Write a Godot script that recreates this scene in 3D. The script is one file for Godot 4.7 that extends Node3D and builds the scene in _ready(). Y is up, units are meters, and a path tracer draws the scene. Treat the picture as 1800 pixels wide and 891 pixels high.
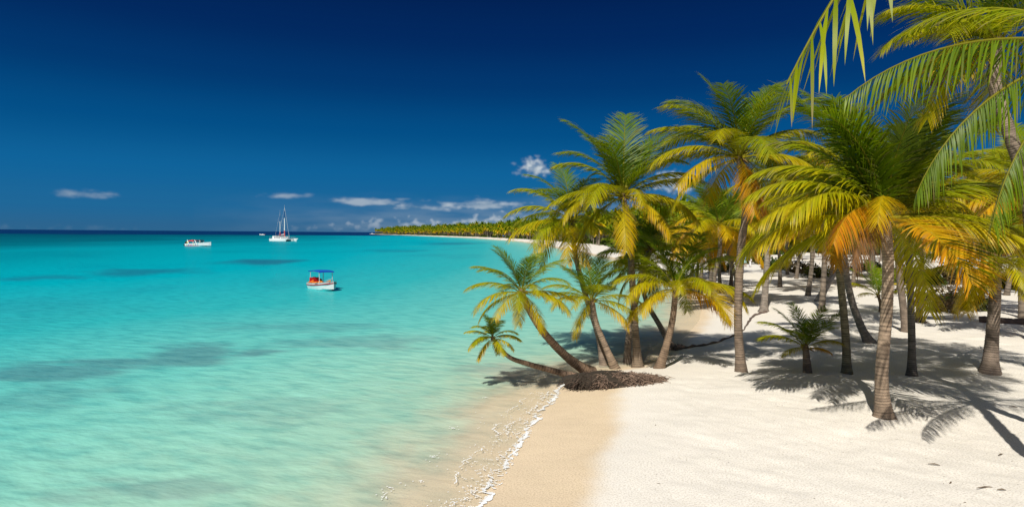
extends Node3D
# A palm beach in the tropics: white sand, turquoise lagoon, coconut palms leaning over the water, boats at anchor.
# y is up, the camera looks along -z, sea level is y = 0.

const FOCAL := 1100.0                      # pixels of the 1800 x 891 photograph
const EYE := Vector3(0, 5.5, 0)
const SUN := Vector3(-0.33, 1.0, 0.82)     # towards the sun
var view := Basis()
var taken := {}
var rng := RandomNumberGenerator.new()
var soft := FastNoiseLite.new()            # broad noise for sand, sea and colour patches
var fine := FastNoiseLite.new()
var shore := PackedVector2Array()          # x, z of the waterline
var land := PackedVector2Array()
var near_segments := 0
var M := {}

# ------------------------------------------------------------------ mesh builder
class Builder:
	var v := PackedVector3Array()
	var n := PackedVector3Array()
	var c := PackedColorArray()
	var u := PackedVector2Array()
	var ix := PackedInt32Array()
	func vert(p: Vector3, nn: Vector3, col := Color.WHITE) -> int:
		v.append(p); n.append(nn); c.append(col)
		return v.size() - 1
	func tri(a: int, b: int, d: int) -> void:
		var f := (v[d] - v[a]).cross(v[b] - v[a])
		if f.dot(n[a] + n[b] + n[d]) < 0.0:
			ix.append(a); ix.append(d); ix.append(b)
		else:
			ix.append(a); ix.append(b); ix.append(d)
	func quad(p0: Vector3, p1: Vector3, p2: Vector3, p3: Vector3, col := Color.WHITE) -> void:
		var nn := (p2 - p0).cross(p1 - p0)
		if nn.length_squared() < 1e-14:
			nn = (p3 - p0).cross(p2 - p0)
		nn = nn.normalized()
		var a := vert(p0, nn, col)
		vert(p1, nn, col); vert(p2, nn, col); vert(p3, nn, col)
		ix.append_array(PackedInt32Array([a, a + 1, a + 2, a, a + 2, a + 3]))
	func box(at: Vector3, size: Vector3, b := Basis(), col := Color.WHITE) -> void:
		var h := size / 2.0
		var k := minf(minf(h.x, h.y), h.z) * 0.18      # chamfer
		for axis in 3:
			for s in [-1.0, 1.0]:
				var a2 := (axis + 1) % 3
				var a3 := (axis + 2) % 3
				var q := []
				for e in [[-1, -1], [1, -1], [1, 1], [-1, 1]]:
					var p := Vector3()
					p[axis] = h[axis] * s
					p[a2] = (h[a2] - k) * e[0]
					p[a3] = (h[a3] - k) * e[1]
					q.append(at + b * p)
				if s > 0: quad(q[0], q[3], q[2], q[1], col)
				else: quad(q[0], q[1], q[2], q[3], col)
		for axis in 3:
			var a2 := (axis + 1) % 3
			var a3 := (axis + 2) % 3
			for e in [[-1, -1], [1, -1], [1, 1], [-1, 1]]:
				var q := []
				for w in [[-1, 0], [1, 0], [1, 1], [-1, 1]]:
					var p := Vector3()
					p[axis] = (h[axis] - k) * w[0]
					p[a2] = (h[a2] - (k if w[1] == 1 else 0.0)) * e[0]
					p[a3] = (h[a3] - (0.0 if w[1] == 1 else k)) * e[1]
					q.append(at + b * p)
				var out: Vector3 = b[a2] * e[0] + b[a3] * e[1]
				if (q[2] - q[0]).cross(q[1] - q[0]).dot(out) < 0: quad(q[0], q[3], q[2], q[1], col)
				else: quad(q[0], q[1], q[2], q[3], col)
	func tube(pts: Array, radii: Array, sides := 8, cols = null, cap := true) -> void:
		var first := v.size()
		var side := Vector3.RIGHT
		for i in pts.size():
			var t: Vector3 = (pts[mini(i + 1, pts.size() - 1)] - pts[maxi(i - 1, 0)]).normalized()
			side = (side - t * side.dot(t))
			if side.length() < 0.05: side = t.cross(Vector3.FORWARD)
			side = side.normalized()
			var up := t.cross(side)
			var col: Color = Color.WHITE if cols == null else (cols if cols is Color else cols[i])
			for k in sides:
				var a := TAU * k / sides
				var d := side * cos(a) + up * sin(a)
				vert(pts[i] + d * radii[i], d, col)
		for i in pts.size() - 1:
			for k in sides:
				var a := first + i * sides + k
				var b := first + i * sides + (k + 1) % sides
				tri(a, b, a + sides); tri(b, b + sides, a + sides)
		if cap:
			for e in [0, pts.size() - 1]:
				var t: Vector3 = (pts[1] - pts[0] if e else pts[0] - pts[1]).normalized()
				if e: t = (pts[e] - pts[e - 1]).normalized()
				var col: Color = Color.WHITE if cols == null else (cols if cols is Color else cols[e])
				var m := vert(pts[e], t, col)
				for k in sides:
					vert(v[first + e * sides + k], t, col)
				for k in sides:
					tri(m, m + 1 + k, m + 1 + (k + 1) % sides)
	func ball(at: Vector3, r: Vector3, rows := 8, sides := 12, col := Color.WHITE, bump: FastNoiseLite = null, amount := 0.0) -> void:
		var first := v.size()
		for i in rows + 1:
			var e := PI * i / rows - PI / 2
			for k in sides:
				var a := TAU * k / sides
				var d := Vector3(cos(e) * cos(a), sin(e), cos(e) * sin(a))
				var f := 1.0
				if bump: f += amount * bump.get_noise_3dv(d * r * 100.0 + at * 37.0)
				vert(at + d * r * f, (d / r).normalized(), col)
		for i in rows:
			for k in sides:
				var a := first + i * sides + k
				var b := first + i * sides + (k + 1) % sides
				tri(a, b, a + sides); tri(b, b + sides, a + sides)
	func mesh() -> ArrayMesh:
		var m := ArrayMesh.new()
		var arr := []
		arr.resize(Mesh.ARRAY_MAX)
		arr[Mesh.ARRAY_VERTEX] = v
		arr[Mesh.ARRAY_NORMAL] = n
		arr[Mesh.ARRAY_COLOR] = c
		if u.size() == v.size() and u.size() > 0: arr[Mesh.ARRAY_TEX_UV] = u
		arr[Mesh.ARRAY_INDEX] = ix
		m.add_surface_from_arrays(Mesh.PRIMITIVE_TRIANGLES, arr)
		return m

# ------------------------------------------------------------------ naming and placing
func numbered(called: String) -> String:
	var k: int = taken.get(called, -1) + 1
	taken[called] = k
	return called if k == 0 else "%s_%03d" % [called, k]

func thing(called: String, label: String, category: String, at := Vector3.ZERO, group := "") -> Node3D:
	var o := Node3D.new()
	o.name = numbered(called)
	add_child(o, true)
	o.position = at
	o.set_meta("label", label)
	o.set_meta("category", category)
	if group != "": o.set_meta("group", group)
	return o

func part(called: String, m: Mesh, mat: Material, parent: Node3D) -> MeshInstance3D:
	var o := MeshInstance3D.new()
	o.name = called
	o.mesh = m
	o.material_override = mat
	parent.add_child(o, true)
	return o

func setting(called: String, m: Mesh, mat: Material, label: String, category: String, kind := "structure") -> MeshInstance3D:
	var o := part(numbered(called), m, mat, self)
	o.set_meta("kind", kind)
	o.set_meta("label", label)
	o.set_meta("category", category)
	return o

# ------------------------------------------------------------------ camera rays
func ray(px: float, py: float) -> Vector3:
	return view * Vector3((px - 900.0) / FOCAL, -(py - 445.5) / FOCAL, -1.0)

func on_plane(px: float, py: float, h := 0.0) -> Vector3:
	var d := ray(px, py)
	return EYE + d * ((h - EYE.y) / d.y)

func on_ground(px: float, py: float) -> Vector3:
	var h := 0.5
	var p := Vector3()
	for i in 6:
		p = on_plane(px, py, h)
		h = ground_height(p.x, p.z)
	p.y = h
	return p

func at_depth(px: float, py: float, depth: float) -> Vector3:
	return EYE + ray(px, py) * depth

# ------------------------------------------------------------------ land and sea shape
func shore_distance(x: float, z: float) -> float:     # inland positive
	var p := Vector2(x, z)
	var best := 1e12
	for i in (near_segments if z > -45.0 else shore.size() - 1):
		var q := Geometry2D.get_closest_point_to_segment(p, shore[i], shore[i + 1])
		best = minf(best, p.distance_squared_to(q))
	best = sqrt(best)
	var inside := int(Geometry2D.is_point_in_polygon(p, land)) + int(Geometry2D.is_point_in_polygon(p + Vector2(0.0031, 0.0017), land)) + int(Geometry2D.is_point_in_polygon(p + Vector2(-0.0023, 0.0037), land))
	return best if inside > 1 else -best

func profile(s: float, x: float, z: float) -> float:
	if s < 0.0:
		return maxf(-0.085 * -s, -1.8 - 0.02 * minf(-s, 60.0)) if s < -22.0 else 0.085 * s
	var h := 0.95 * (1.0 - exp(-s / 6.5))
	var dry := smoothstep(2.2, 5.0, s)
	h += dry * (0.07 * soft.get_noise_2d(x * 22.0, z * 22.0) + 0.045 * soft.get_noise_2d(x * 90.0 + 500.0, z * 90.0))
	h += dry * 0.03 * fine.get_noise_2d(x * 300.0, z * 300.0)
	return h

func ground_height(x: float, z: float) -> float:
	return profile(shore_distance(x, z), x, z)

func ramp(stops: Array, t: float) -> Color:
	for i in stops.size() - 1:
		if t <= stops[i + 1][0]:
			var f := clampf((t - stops[i][0]) / (stops[i + 1][0] - stops[i][0]), 0.0, 1.0)
			return (stops[i][1] as Color).lerp(stops[i + 1][1], f)
	return stops[-1][1]

func graded(lo: float, hi: float, step: float, grow: float, far_lo: float, far_hi: float) -> PackedFloat32Array:
	var out := PackedFloat32Array()
	var x := lo
	var d := step
	var left := []
	while x > far_lo:
		d *= grow
		x -= d
		left.append(x)
	left.reverse()
	for q in left: out.append(q)
	x = lo
	while x < hi:
		out.append(x)
		x += step
	d = step
	while x < far_hi:
		out.append(x)
		d *= grow
		x += d
	out.append(x)
	return out

# ------------------------------------------------------------------ materials
func srgb(c: Color) -> Color:
	return c.linear_to_srgb()

func noise_texture(freq: float, size: int, seed_: int, ramp_: Array, kind := FastNoiseLite.TYPE_SIMPLEX_SMOOTH, octaves := 4, normal := 0.0) -> NoiseTexture2D:
	var t := NoiseTexture2D.new()
	var nz := FastNoiseLite.new()
	nz.noise_type = kind
	nz.frequency = freq
	nz.seed = seed_
	nz.fractal_octaves = octaves
	t.width = size
	t.height = size
	t.seamless = true
	t.noise = nz
	if normal > 0.0:
		t.as_normal_map = true
		t.bump_strength = normal
	elif ramp_.size():
		var g := Gradient.new()
		g.offsets = PackedFloat32Array(ramp_.map(func(e): return e[0]))
		g.colors = PackedColorArray(ramp_.map(func(e): return e[1]))
		t.color_ramp = g
	return t

func plain(col: Color, rough := 0.6, vertex := false) -> StandardMaterial3D:      # col is linear
	var m := StandardMaterial3D.new()
	m.albedo_color = srgb(col)
	m.roughness = rough
	m.vertex_color_use_as_albedo = vertex
	return m

func make_materials() -> void:
	var sand := plain(Color.WHITE, 0.95, true)
	sand.albedo_texture = noise_texture(0.05, 1024, 3, [[0.0, Color(0.80, 0.78, 0.75)], [0.35, Color(0.94, 0.935, 0.93)], [0.6, Color(0.985, 0.98, 0.975)], [1.0, Color(1, 1, 1)]], FastNoiseLite.TYPE_SIMPLEX, 5)
	sand.uv1_scale = Vector3(0.31, 0.31, 1)
	sand.normal_enabled = true
	sand.normal_texture = noise_texture(0.035, 1024, 9, [], FastNoiseLite.TYPE_SIMPLEX_SMOOTH, 5, 5.0)
	sand.normal_scale = 0.13
	sand.metallic_specular = 0.2
	M.sand = sand
	var sea := plain(Color.WHITE, 0.3, true)
	sea.transparency = BaseMaterial3D.TRANSPARENCY_ALPHA
	sea.albedo_texture = noise_texture(0.012, 1024, 21, [[0.0, Color(0.80, 0.88, 0.89)], [0.4, Color(0.93, 0.955, 0.95)], [0.6, Color(0.98, 0.985, 0.97)], [1.0, Color(1, 1, 1)]], FastNoiseLite.TYPE_SIMPLEX_SMOOTH, 5)
	sea.normal_enabled = true
	sea.normal_texture = noise_texture(0.016, 1024, 33, [], FastNoiseLite.TYPE_SIMPLEX_SMOOTH, 4, 6.0)
	sea.normal_scale = 0.55
	sea.metallic_specular = 0.1
	M.sea = sea
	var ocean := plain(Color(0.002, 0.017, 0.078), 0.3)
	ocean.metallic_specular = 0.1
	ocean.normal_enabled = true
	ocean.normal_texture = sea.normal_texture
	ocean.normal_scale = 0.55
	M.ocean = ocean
	var leaf := plain(Color.WHITE, 0.42, true)
	leaf.backlight_enabled = true
	leaf.backlight = Color(0.95, 0.95, 0.6)
	leaf.metallic_specular = 0.34
	M.leaf = leaf
	var bark := plain(Color.WHITE, 0.9, true)
	bark.albedo_texture = noise_texture(0.03, 512, 5, [[0.0, Color(0.62, 0.6, 0.58)], [0.5, Color(0.9, 0.89, 0.88)], [1.0, Color(1, 1, 1)]], FastNoiseLite.TYPE_SIMPLEX, 5)
	bark.uv1_triplanar = true
	bark.uv1_scale = Vector3(1.3, 2.6, 1.3)
	M.bark = bark
	M.fibre = plain(Color.WHITE, 0.95, true)
	M.foam = plain(Color(0.86, 0.87, 0.86), 0.8)
	M.litter = plain(Color(0.13, 0.09, 0.06), 0.95)
	M.gel = plain(Color(0.86, 0.87, 0.86), 0.3)
	M.paint = plain(Color.WHITE, 0.35, true)
	M.skin = plain(Color(0.36, 0.20, 0.13), 0.6)
	M.cloth = plain(Color.WHITE, 0.9, true)
	M.steel = plain(Color(0.55, 0.56, 0.57), 0.35)
	M.black = plain(Color(0.015, 0.015, 0.017), 0.4)
	M.window = plain(Color(0.02, 0.03, 0.04), 0.08)
	M.wood = plain(Color.WHITE, 0.85, true)

# ------------------------------------------------------------------ sky
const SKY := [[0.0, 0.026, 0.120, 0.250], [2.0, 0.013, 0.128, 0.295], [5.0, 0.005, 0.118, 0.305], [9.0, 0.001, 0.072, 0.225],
	[13.0, 0.0008, 0.038, 0.152], [17.0, 0.0007, 0.021, 0.108], [22.0, 0.0006, 0.0125, 0.075], [32.0, 0.003, 0.020, 0.092], [50.0, 0.022, 0.064, 0.165], [90.0, 0.10, 0.16, 0.26]]  # the highest stops are brightened to fill the shadows

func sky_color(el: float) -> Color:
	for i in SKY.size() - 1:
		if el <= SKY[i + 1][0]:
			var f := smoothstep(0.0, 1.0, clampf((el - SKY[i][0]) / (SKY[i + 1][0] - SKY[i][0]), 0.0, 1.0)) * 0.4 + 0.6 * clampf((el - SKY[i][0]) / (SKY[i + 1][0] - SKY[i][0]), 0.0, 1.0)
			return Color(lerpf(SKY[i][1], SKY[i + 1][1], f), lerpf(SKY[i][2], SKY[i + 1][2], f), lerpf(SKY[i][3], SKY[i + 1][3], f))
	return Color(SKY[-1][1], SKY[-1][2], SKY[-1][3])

func make_sky() -> Sky:
	var w := 4096
	var h := 2048
	var im := Image.create(512, 256, false, Image.FORMAT_RGBF)
	for y in 256:
		var el := maxf(90.0 - 180.0 * (y + 0.5) / 256.0, 0.0)
		var clear := sky_color(el)
		for x in 512:
			var az := deg_to_rad((x + 0.5) / 512.0 * 360.0 - 180.0)
			var d := Vector3(sin(az) * cos(deg_to_rad(el)), sin(deg_to_rad(el)), -cos(az) * cos(deg_to_rad(el)))
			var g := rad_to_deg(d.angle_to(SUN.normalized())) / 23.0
			var fill_glow := 0.5 * exp(-g * g)  # wide glow round the sun, added to lighten the shaded sand
			im.set_pixel(x, y, srgb(Color(clear.r + fill_glow, clear.g + fill_glow, clear.b + fill_glow)))
	im.resize(w, h, Image.INTERPOLATE_CUBIC)
	im.convert(Image.FORMAT_RGB8)
	var puff := FastNoiseLite.new()
	puff.seed = 11
	puff.fractal_octaves = 6
	puff.frequency = 0.32
	var tops := FastNoiseLite.new()
	tops.seed = 4
	tops.frequency = 0.09
	tops.fractal_octaves = 5
	var single := [[2.1, 5.75, 1.9, 1.15, 1.0], [-34.7, 2.65, 2.5, 0.42, 0.6], [-19.6, 3.05, 2.6, 0.36, 0.55], [-13.0, 2.65, 5.5, 0.5, 0.62], [-8.0, 2.2, 4.0, 0.4, 0.5], [14.5, 4.4, 2.3, 1.3, 1.0], [-3.0, 2.5, 4.5, 0.7, 0.7]]
	for y in range(int(h * (90.0 - 13.0) / 180.0), h / 2 + 1):
		var el := 90.0 - 180.0 * (y + 0.5) / h
		var base := sky_color(maxf(el, 0.0))
		for x in w:
			var az := (x + 0.5) / w * 360.0 - 180.0   # 0 is straight ahead (-z), right is positive
			var ax := cos(deg_to_rad(az)) * 57.3
			var az_ := sin(deg_to_rad(az)) * 57.3
			var cover := 0.0
			var lit := 0.6
			# low cumulus bank all round the horizon, heavier in some quarters
			var heavy := smoothstep(-30.0, 6.0, az) if az < 60.0 else 1.0
			if az > 100.0: heavy = 1.0 - 0.6 * smoothstep(100.0, 180.0, az)
			if az < -100.0: heavy = 0.4 * smoothstep(-100.0, -180.0, az)
			var top := (0.25 + 2.3 * heavy) * (0.75 + 1.1 * tops.get_noise_3d(ax, az_, 3.0))
			if el < top + 1.2:
				var n1 := puff.get_noise_3d(ax * 3.0, az_ * 3.0, el * 4.2)
				var edge := top + 0.55 * n1 - el
				var a := smoothstep(-0.05, 0.55, edge) * (0.16 + 0.62 * heavy)
				var hole := smoothstep(-0.25, 0.25, n1 + 0.35 * heavy - 0.12)
				cover = a * hole * smoothstep(-0.3, 0.9, el)
				lit = clampf(0.42 + 1.5 * n1, 0.1, 1.0)
			for q in single:
				var dx: float = (az - q[0]) / q[2]
				if absf(dx) > 1.4: continue
				var dy: float = (el - q[1]) / q[3]
				if absf(dy) > 1.8: continue
				var n2 := puff.get_noise_3d(ax * (3.0 if q[3] > 0.8 else 1.2), az_ * (3.0 if q[3] > 0.8 else 1.2), el * 4.5 + 40.0)
				var e2: float = 1.0 - sqrt(dx * dx + dy * dy * (1.0 if dy > 0.0 else 2.2)) + 0.9 * n2
				var a2: float = smoothstep(0.0, 0.95, e2) * q[4]
				if a2 > 0.01:
					cover = 1.0 - (1.0 - cover) * (1.0 - a2)
					lit = lerpf(lit, clampf(0.62 + 1.1 * n2, 0.25, 1.0), a2)
			if heavy > 0.02 and el < 4.2:
				var veil := heavy * 0.6 * smoothstep(4.2, 3.0, el) * smoothstep(4.0, 0.8, el + 1.5 * tops.get_noise_3d(ax * 0.6, az_ * 0.6, el * 2.0)) * (0.7 + 0.9 * puff.get_noise_3d(ax * 0.5, az_ * 0.5, el * 4.0 + 9.0))
				if veil > cover:
					cover = veil
					lit = 0.42
			if cover > 0.004:
				var white := Color(0.10, 0.20, 0.31).lerp(Color(0.55, 0.60, 0.64), lit)
				im.set_pixel(x, y, srgb(base.lerp(white, clampf(cover, 0.0, 0.95))))
	var m := PanoramaSkyMaterial.new()
	m.panorama = ImageTexture.create_from_image(im)
	var s := Sky.new()
	s.sky_material = m
	return s

# ------------------------------------------------------------------ ground and sea
func make_ground_and_sea() -> void:
	var xs := graded(-7.0, 19.0, 0.16, 1.085, -24000.0, 9000.0)
	var zs := graded(-29.0, -9.5, 0.16, 1.075, -26000.0, 60.0)
	var g := Builder.new()
	var s := Builder.new()
	var nx := xs.size()
	var nz := zs.size()
	g.v.resize(nx * nz); g.n.resize(nx * nz); g.c.resize(nx * nz); g.u.resize(nx * nz)
	s.v.resize(nx * nz); s.n.resize(nx * nz); s.c.resize(nx * nz); s.u.resize(nx * nz)
	var deep := PackedByteArray()
	deep.resize(nx * nz)
	var ocean := PackedInt32Array()
	var dist := PackedFloat32Array()
	dist.resize(nx * nz)
	var dry := Color(0.775, 0.74, 0.67)
	var wet := Color(0.69, 0.565, 0.40)
	var body := [[0.0, Color(0.72, 0.66, 0.52, 0.22)], [1.4, Color(0.70, 0.68, 0.54, 0.45)], [2.6, Color(0.52, 0.64, 0.50, 0.78)], [4.0, Color(0.36, 0.59, 0.47, 0.93)], [8.0, Color(0.27, 0.575, 0.475, 1.0)], [15.0, Color(0.15, 0.54, 0.485, 1.0)],
		[30.0, Color(0.035, 0.45, 0.465, 1.0)], [60.0, Color(0.001, 0.40, 0.475, 1.0)], [90.0, Color(0.001, 0.37, 0.44, 1.0)], [150.0, Color(0.001, 0.26, 0.32, 1.0)], [230.0, Color(0.001, 0.14, 0.175, 1.0)], [400.0, Color(0.001, 0.085, 0.115, 1.0)], [800.0, Color(0.001, 0.055, 0.095, 1.0)], [1100.0, Color(0.001, 0.02, 0.085, 1.0)]]
	# beds of seagrass on the bottom: photograph position, half size in pixels, strength
	var beds := []
	for b in [[470, 460, 95, 6, 1.0], [240, 478, 110, 8, 0.8], [70, 488, 90, 5, 0.7], [800, 428, 60, 2.5, 0.7], [700, 441, 70, 2.5, 0.5], [340, 624, 130, 26, 0.75], [120, 652, 170, 26, 0.75], [620, 603, 170, 16, 0.45], [60, 700, 140, 34, 0.4], [250, 862, 190, 26, 0.4], [860, 648, 70, 10, 0.35], [520, 575, 200, 10, 0.35], [480, 720, 200, 30, 0.25]]:
		var a := on_plane(b[0], b[1])
		var rx: float = absf(on_plane(b[0] + b[2], b[1]).x - a.x)
		var rz: float = absf(on_plane(b[0], b[1] - b[3]).z - on_plane(b[0], b[1] + b[3]).z) * 0.5
		beds.append([a.x, a.z, rx, rz, b[4]])
	for j in nz:
		var z := zs[j]
		for i in nx:
			var x := xs[i]
			var k := j * nx + i
			var sd := shore_distance(x, z) if absf(x) < 3000.0 and z > -4000.0 else (-3000.0 if x < -400.0 or z < -4000.0 else 3000.0)
			if z > -26.0 and absf(sd) < 6.0:
				sd += 0.22 * soft.get_noise_2d(x * 34.0 + 90.0, z * 34.0) + 0.06 * soft.get_noise_2d(x * 190.0, z * 190.0 + 40.0)
			dist[k] = sd
			g.v[k] = Vector3(x, profile(sd, x, z), z)
			var width := 2.45 if z > -21.5 else lerpf(2.45, 0.7, clampf((-21.5 - z) / 2.0, 0.0, 1.0))
			width += 0.3 * soft.get_noise_2d(x * 40.0, z * 40.0 + 300.0)
			var t := smoothstep(width - 0.4, width + 0.4, sd)
			var tone := 1.0 + 0.05 * soft.get_noise_2d(x * 30.0, z * 30.0) + 0.05 * fine.get_noise_2d(x * 120.0, z * 400.0) * (1.0 - t)
			var gc := wet.lerp(dry, t) * tone
			gc.a = 1.0
			g.c[k] = gc
			g.u[k] = Vector2(x, z)
			# the water
			var off := -sd
			var far := smoothstep(15.0, 60.0, off)
			var e := off * (1.0 + far * 0.35 * soft.get_noise_2d(x * 1.3, z * 0.5)) + (1.0 - far) * (0.9 * soft.get_noise_2d(x * 32.0 + 70.0, z * 32.0) + 0.4 * soft.get_noise_2d(x * 110.0, z * 110.0)) * smoothstep(0.6, 2.0, off)
			var wc := ramp(body, maxf(e, 0.0))
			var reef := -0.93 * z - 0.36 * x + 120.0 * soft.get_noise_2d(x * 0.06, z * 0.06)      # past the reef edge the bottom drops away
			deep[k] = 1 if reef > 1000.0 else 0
			var grass := 0.0
			for b in beds:
				var dx: float = (x - b[0]) / b[2]
				var dz: float = (z - b[1]) / b[3]
				var q := dx * dx + dz * dz
				if q < 2.2:
					var patch := 1.0 - sqrt(q) + 0.75 * soft.get_noise_2d(x * 8.0 * 10.0 / b[2], z * 8.0 * 12.0 / b[3])
					grass = maxf(grass, b[4] * smoothstep(0.0, 0.5, patch))
			if off > 8.0:
				grass = maxf(grass, 0.22 * smoothstep(0.10, 0.5, soft.get_noise_2d(x * 3.5 + 900.0, z * 2.2)) * smoothstep(8.0, 20.0, off))
			wc = wc.lerp(Color(wc.r * 0.6 + 0.012, wc.g * 0.46, wc.b * 0.56, wc.a), grass)
			s.c[k] = wc
			var swell := 0.0
			if z > -32.0 and off > -1.0 and off < 40.0:
				swell = 0.018 * soft.get_noise_2d(x * 45.0, z * 75.0) + 0.02 * absf(soft.get_noise_2d(x * 130.0 + 20.0, z * 130.0)) * smoothstep(4.0, 0.5, absf(off))
			s.v[k] = Vector3(x, 0.012 + swell, z)
			s.u[k] = Vector2(x * 0.93 + z * 0.37, (z * 0.93 - x * 0.37) * 2.2) / 24.0
			s.n[k] = Vector3.UP
	for b in [g, s]:
		for j in nz:
			for i in nx:
				var k: int = j * nx + i
				var l: int = k - 1 if i > 0 else k
				var r: int = k + 1 if i < nx - 1 else k
				var d: int = k - nx if j > 0 else k
				var u: int = k + nx if j < nz - 1 else k
				b.n[k] = (b.v[u] - b.v[d]).cross(b.v[r] - b.v[l]).normalized()
	for j in nz - 1:
		for i in nx - 1:
			var k := j * nx + i
			var a := [k, k + 1, k + nx + 1, k, k + nx + 1, k + nx]
			var most := maxf(maxf(dist[k], dist[k + 1]), maxf(dist[k + nx], dist[k + nx + 1]))
			var least := minf(minf(dist[k], dist[k + 1]), minf(dist[k + nx], dist[k + nx + 1]))
			g.ix.append_array(PackedInt32Array(a))
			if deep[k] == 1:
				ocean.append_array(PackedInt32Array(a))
			elif least < 1.2:
				s.ix.append_array(PackedInt32Array(a))
	setting("sand_ground", g.mesh(), M.sand, "white coral sand of the beach, damp and tan along the waterline", "sand")
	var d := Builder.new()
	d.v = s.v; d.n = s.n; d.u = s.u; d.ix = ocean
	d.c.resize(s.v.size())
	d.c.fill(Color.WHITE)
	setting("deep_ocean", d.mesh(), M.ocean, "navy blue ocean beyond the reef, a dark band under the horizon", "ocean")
	setting("sea_water", s.mesh(), M.sea, "clear turquoise lagoon water inside the reef, dark seagrass beds showing through", "water")

func make_foam() -> void:
	var b := Builder.new()
	var lip := FastNoiseLite.new()
	lip.seed = 8
	lip.frequency = 1.0
	lip.fractal_octaves = 4
	var cell := 0.024
	var z := -23.5
	while z < -10.0:
		# waterline x at this z, by bisection
		var lo := -6.0
		var hi := 6.0
		for i in 14:
			var mid := (lo + hi) / 2.0
			if bent_distance(mid, z) > 0.0: hi = mid
			else: lo = mid
		var x0 := hi + 0.28
		var i := 0
		while i < 105:
			var x := x0 - i * cell + 0.12 * lip.get_noise_2d(z * 2.0, 5.0)
			var t := i * cell
			# wash fronts run along the shore: one broad at the edge, thinner broken ones behind, lace between
			var hit := false
			for k in 3:
				var mid := 0.16 + k * 0.46 + 0.34 * lip.get_noise_2d(z * 0.55 + k * 13.0, k * 7.0) + 0.10 * lip.get_noise_2d(z * 3.0 + k * 5.0, 2.0)
				var half := (0.06 + 0.12 * lip.get_noise_2d(z * 1.4, 44.0)) if k == 0 else 0.03 * (lip.get_noise_2d(z * 0.5 + k * 31.0, 3.0) + 0.12) * (1.0 if k < 4 else 0.5)
				if absf(t - mid) < half * (1.0 + 1.3 * lip.get_noise_2d(x * 5.0, z * 5.0)): hit = true
			var strand := absf(lip.get_noise_2d(x * 2.2 + 9.0, z * 3.0)) + 0.04 * lip.get_noise_2d(x * 15.0, z * 15.0)
			if strand < 0.07 * (0.9 - t) * (0.6 + 1.6 * lip.get_noise_2d(x * 0.8, z * 0.8 + 60.0)): hit = true
			if z < -21.5 and t > 0.3: hit = false
			if hit:
				var y := maxf(0.034, profile(bent_distance(x, z), x, z) + 0.01) + 0.012
				var q := cell * 0.58
				var j := 0.4 * cell * lip.get_noise_2d(x * 50.0, z * 50.0)
				b.quad(Vector3(x - q, y, z - q + j), Vector3(x - q - j, y, z + q), Vector3(x + q, y, z + q - j), Vector3(x + q + j, y, z - q))
			i += 1
		z += cell
	setting("sea_foam", b.mesh(), M.foam, "white lacy foam along the edge of the wash on the sand", "foam", "stuff")

func bent_distance(x: float, z: float) -> float:
	return shore_distance(x, z) + 0.22 * soft.get_noise_2d(x * 34.0 + 90.0, z * 34.0) + 0.06 * soft.get_noise_2d(x * 190.0, z * 190.0 + 40.0)

# ------------------------------------------------------------------ palms
const LEAF := [[0.0, Color(0.085, 0.165, 0.007)], [0.3, Color(0.20, 0.275, 0.007)], [0.5, Color(0.37, 0.37, 0.007)], [0.7, Color(0.56, 0.42, 0.007)], [0.85, Color(0.60, 0.34, 0.008)], [1.0, Color(0.62, 0.24, 0.010)], [1.3, Color(0.22, 0.13, 0.075)]]

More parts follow.
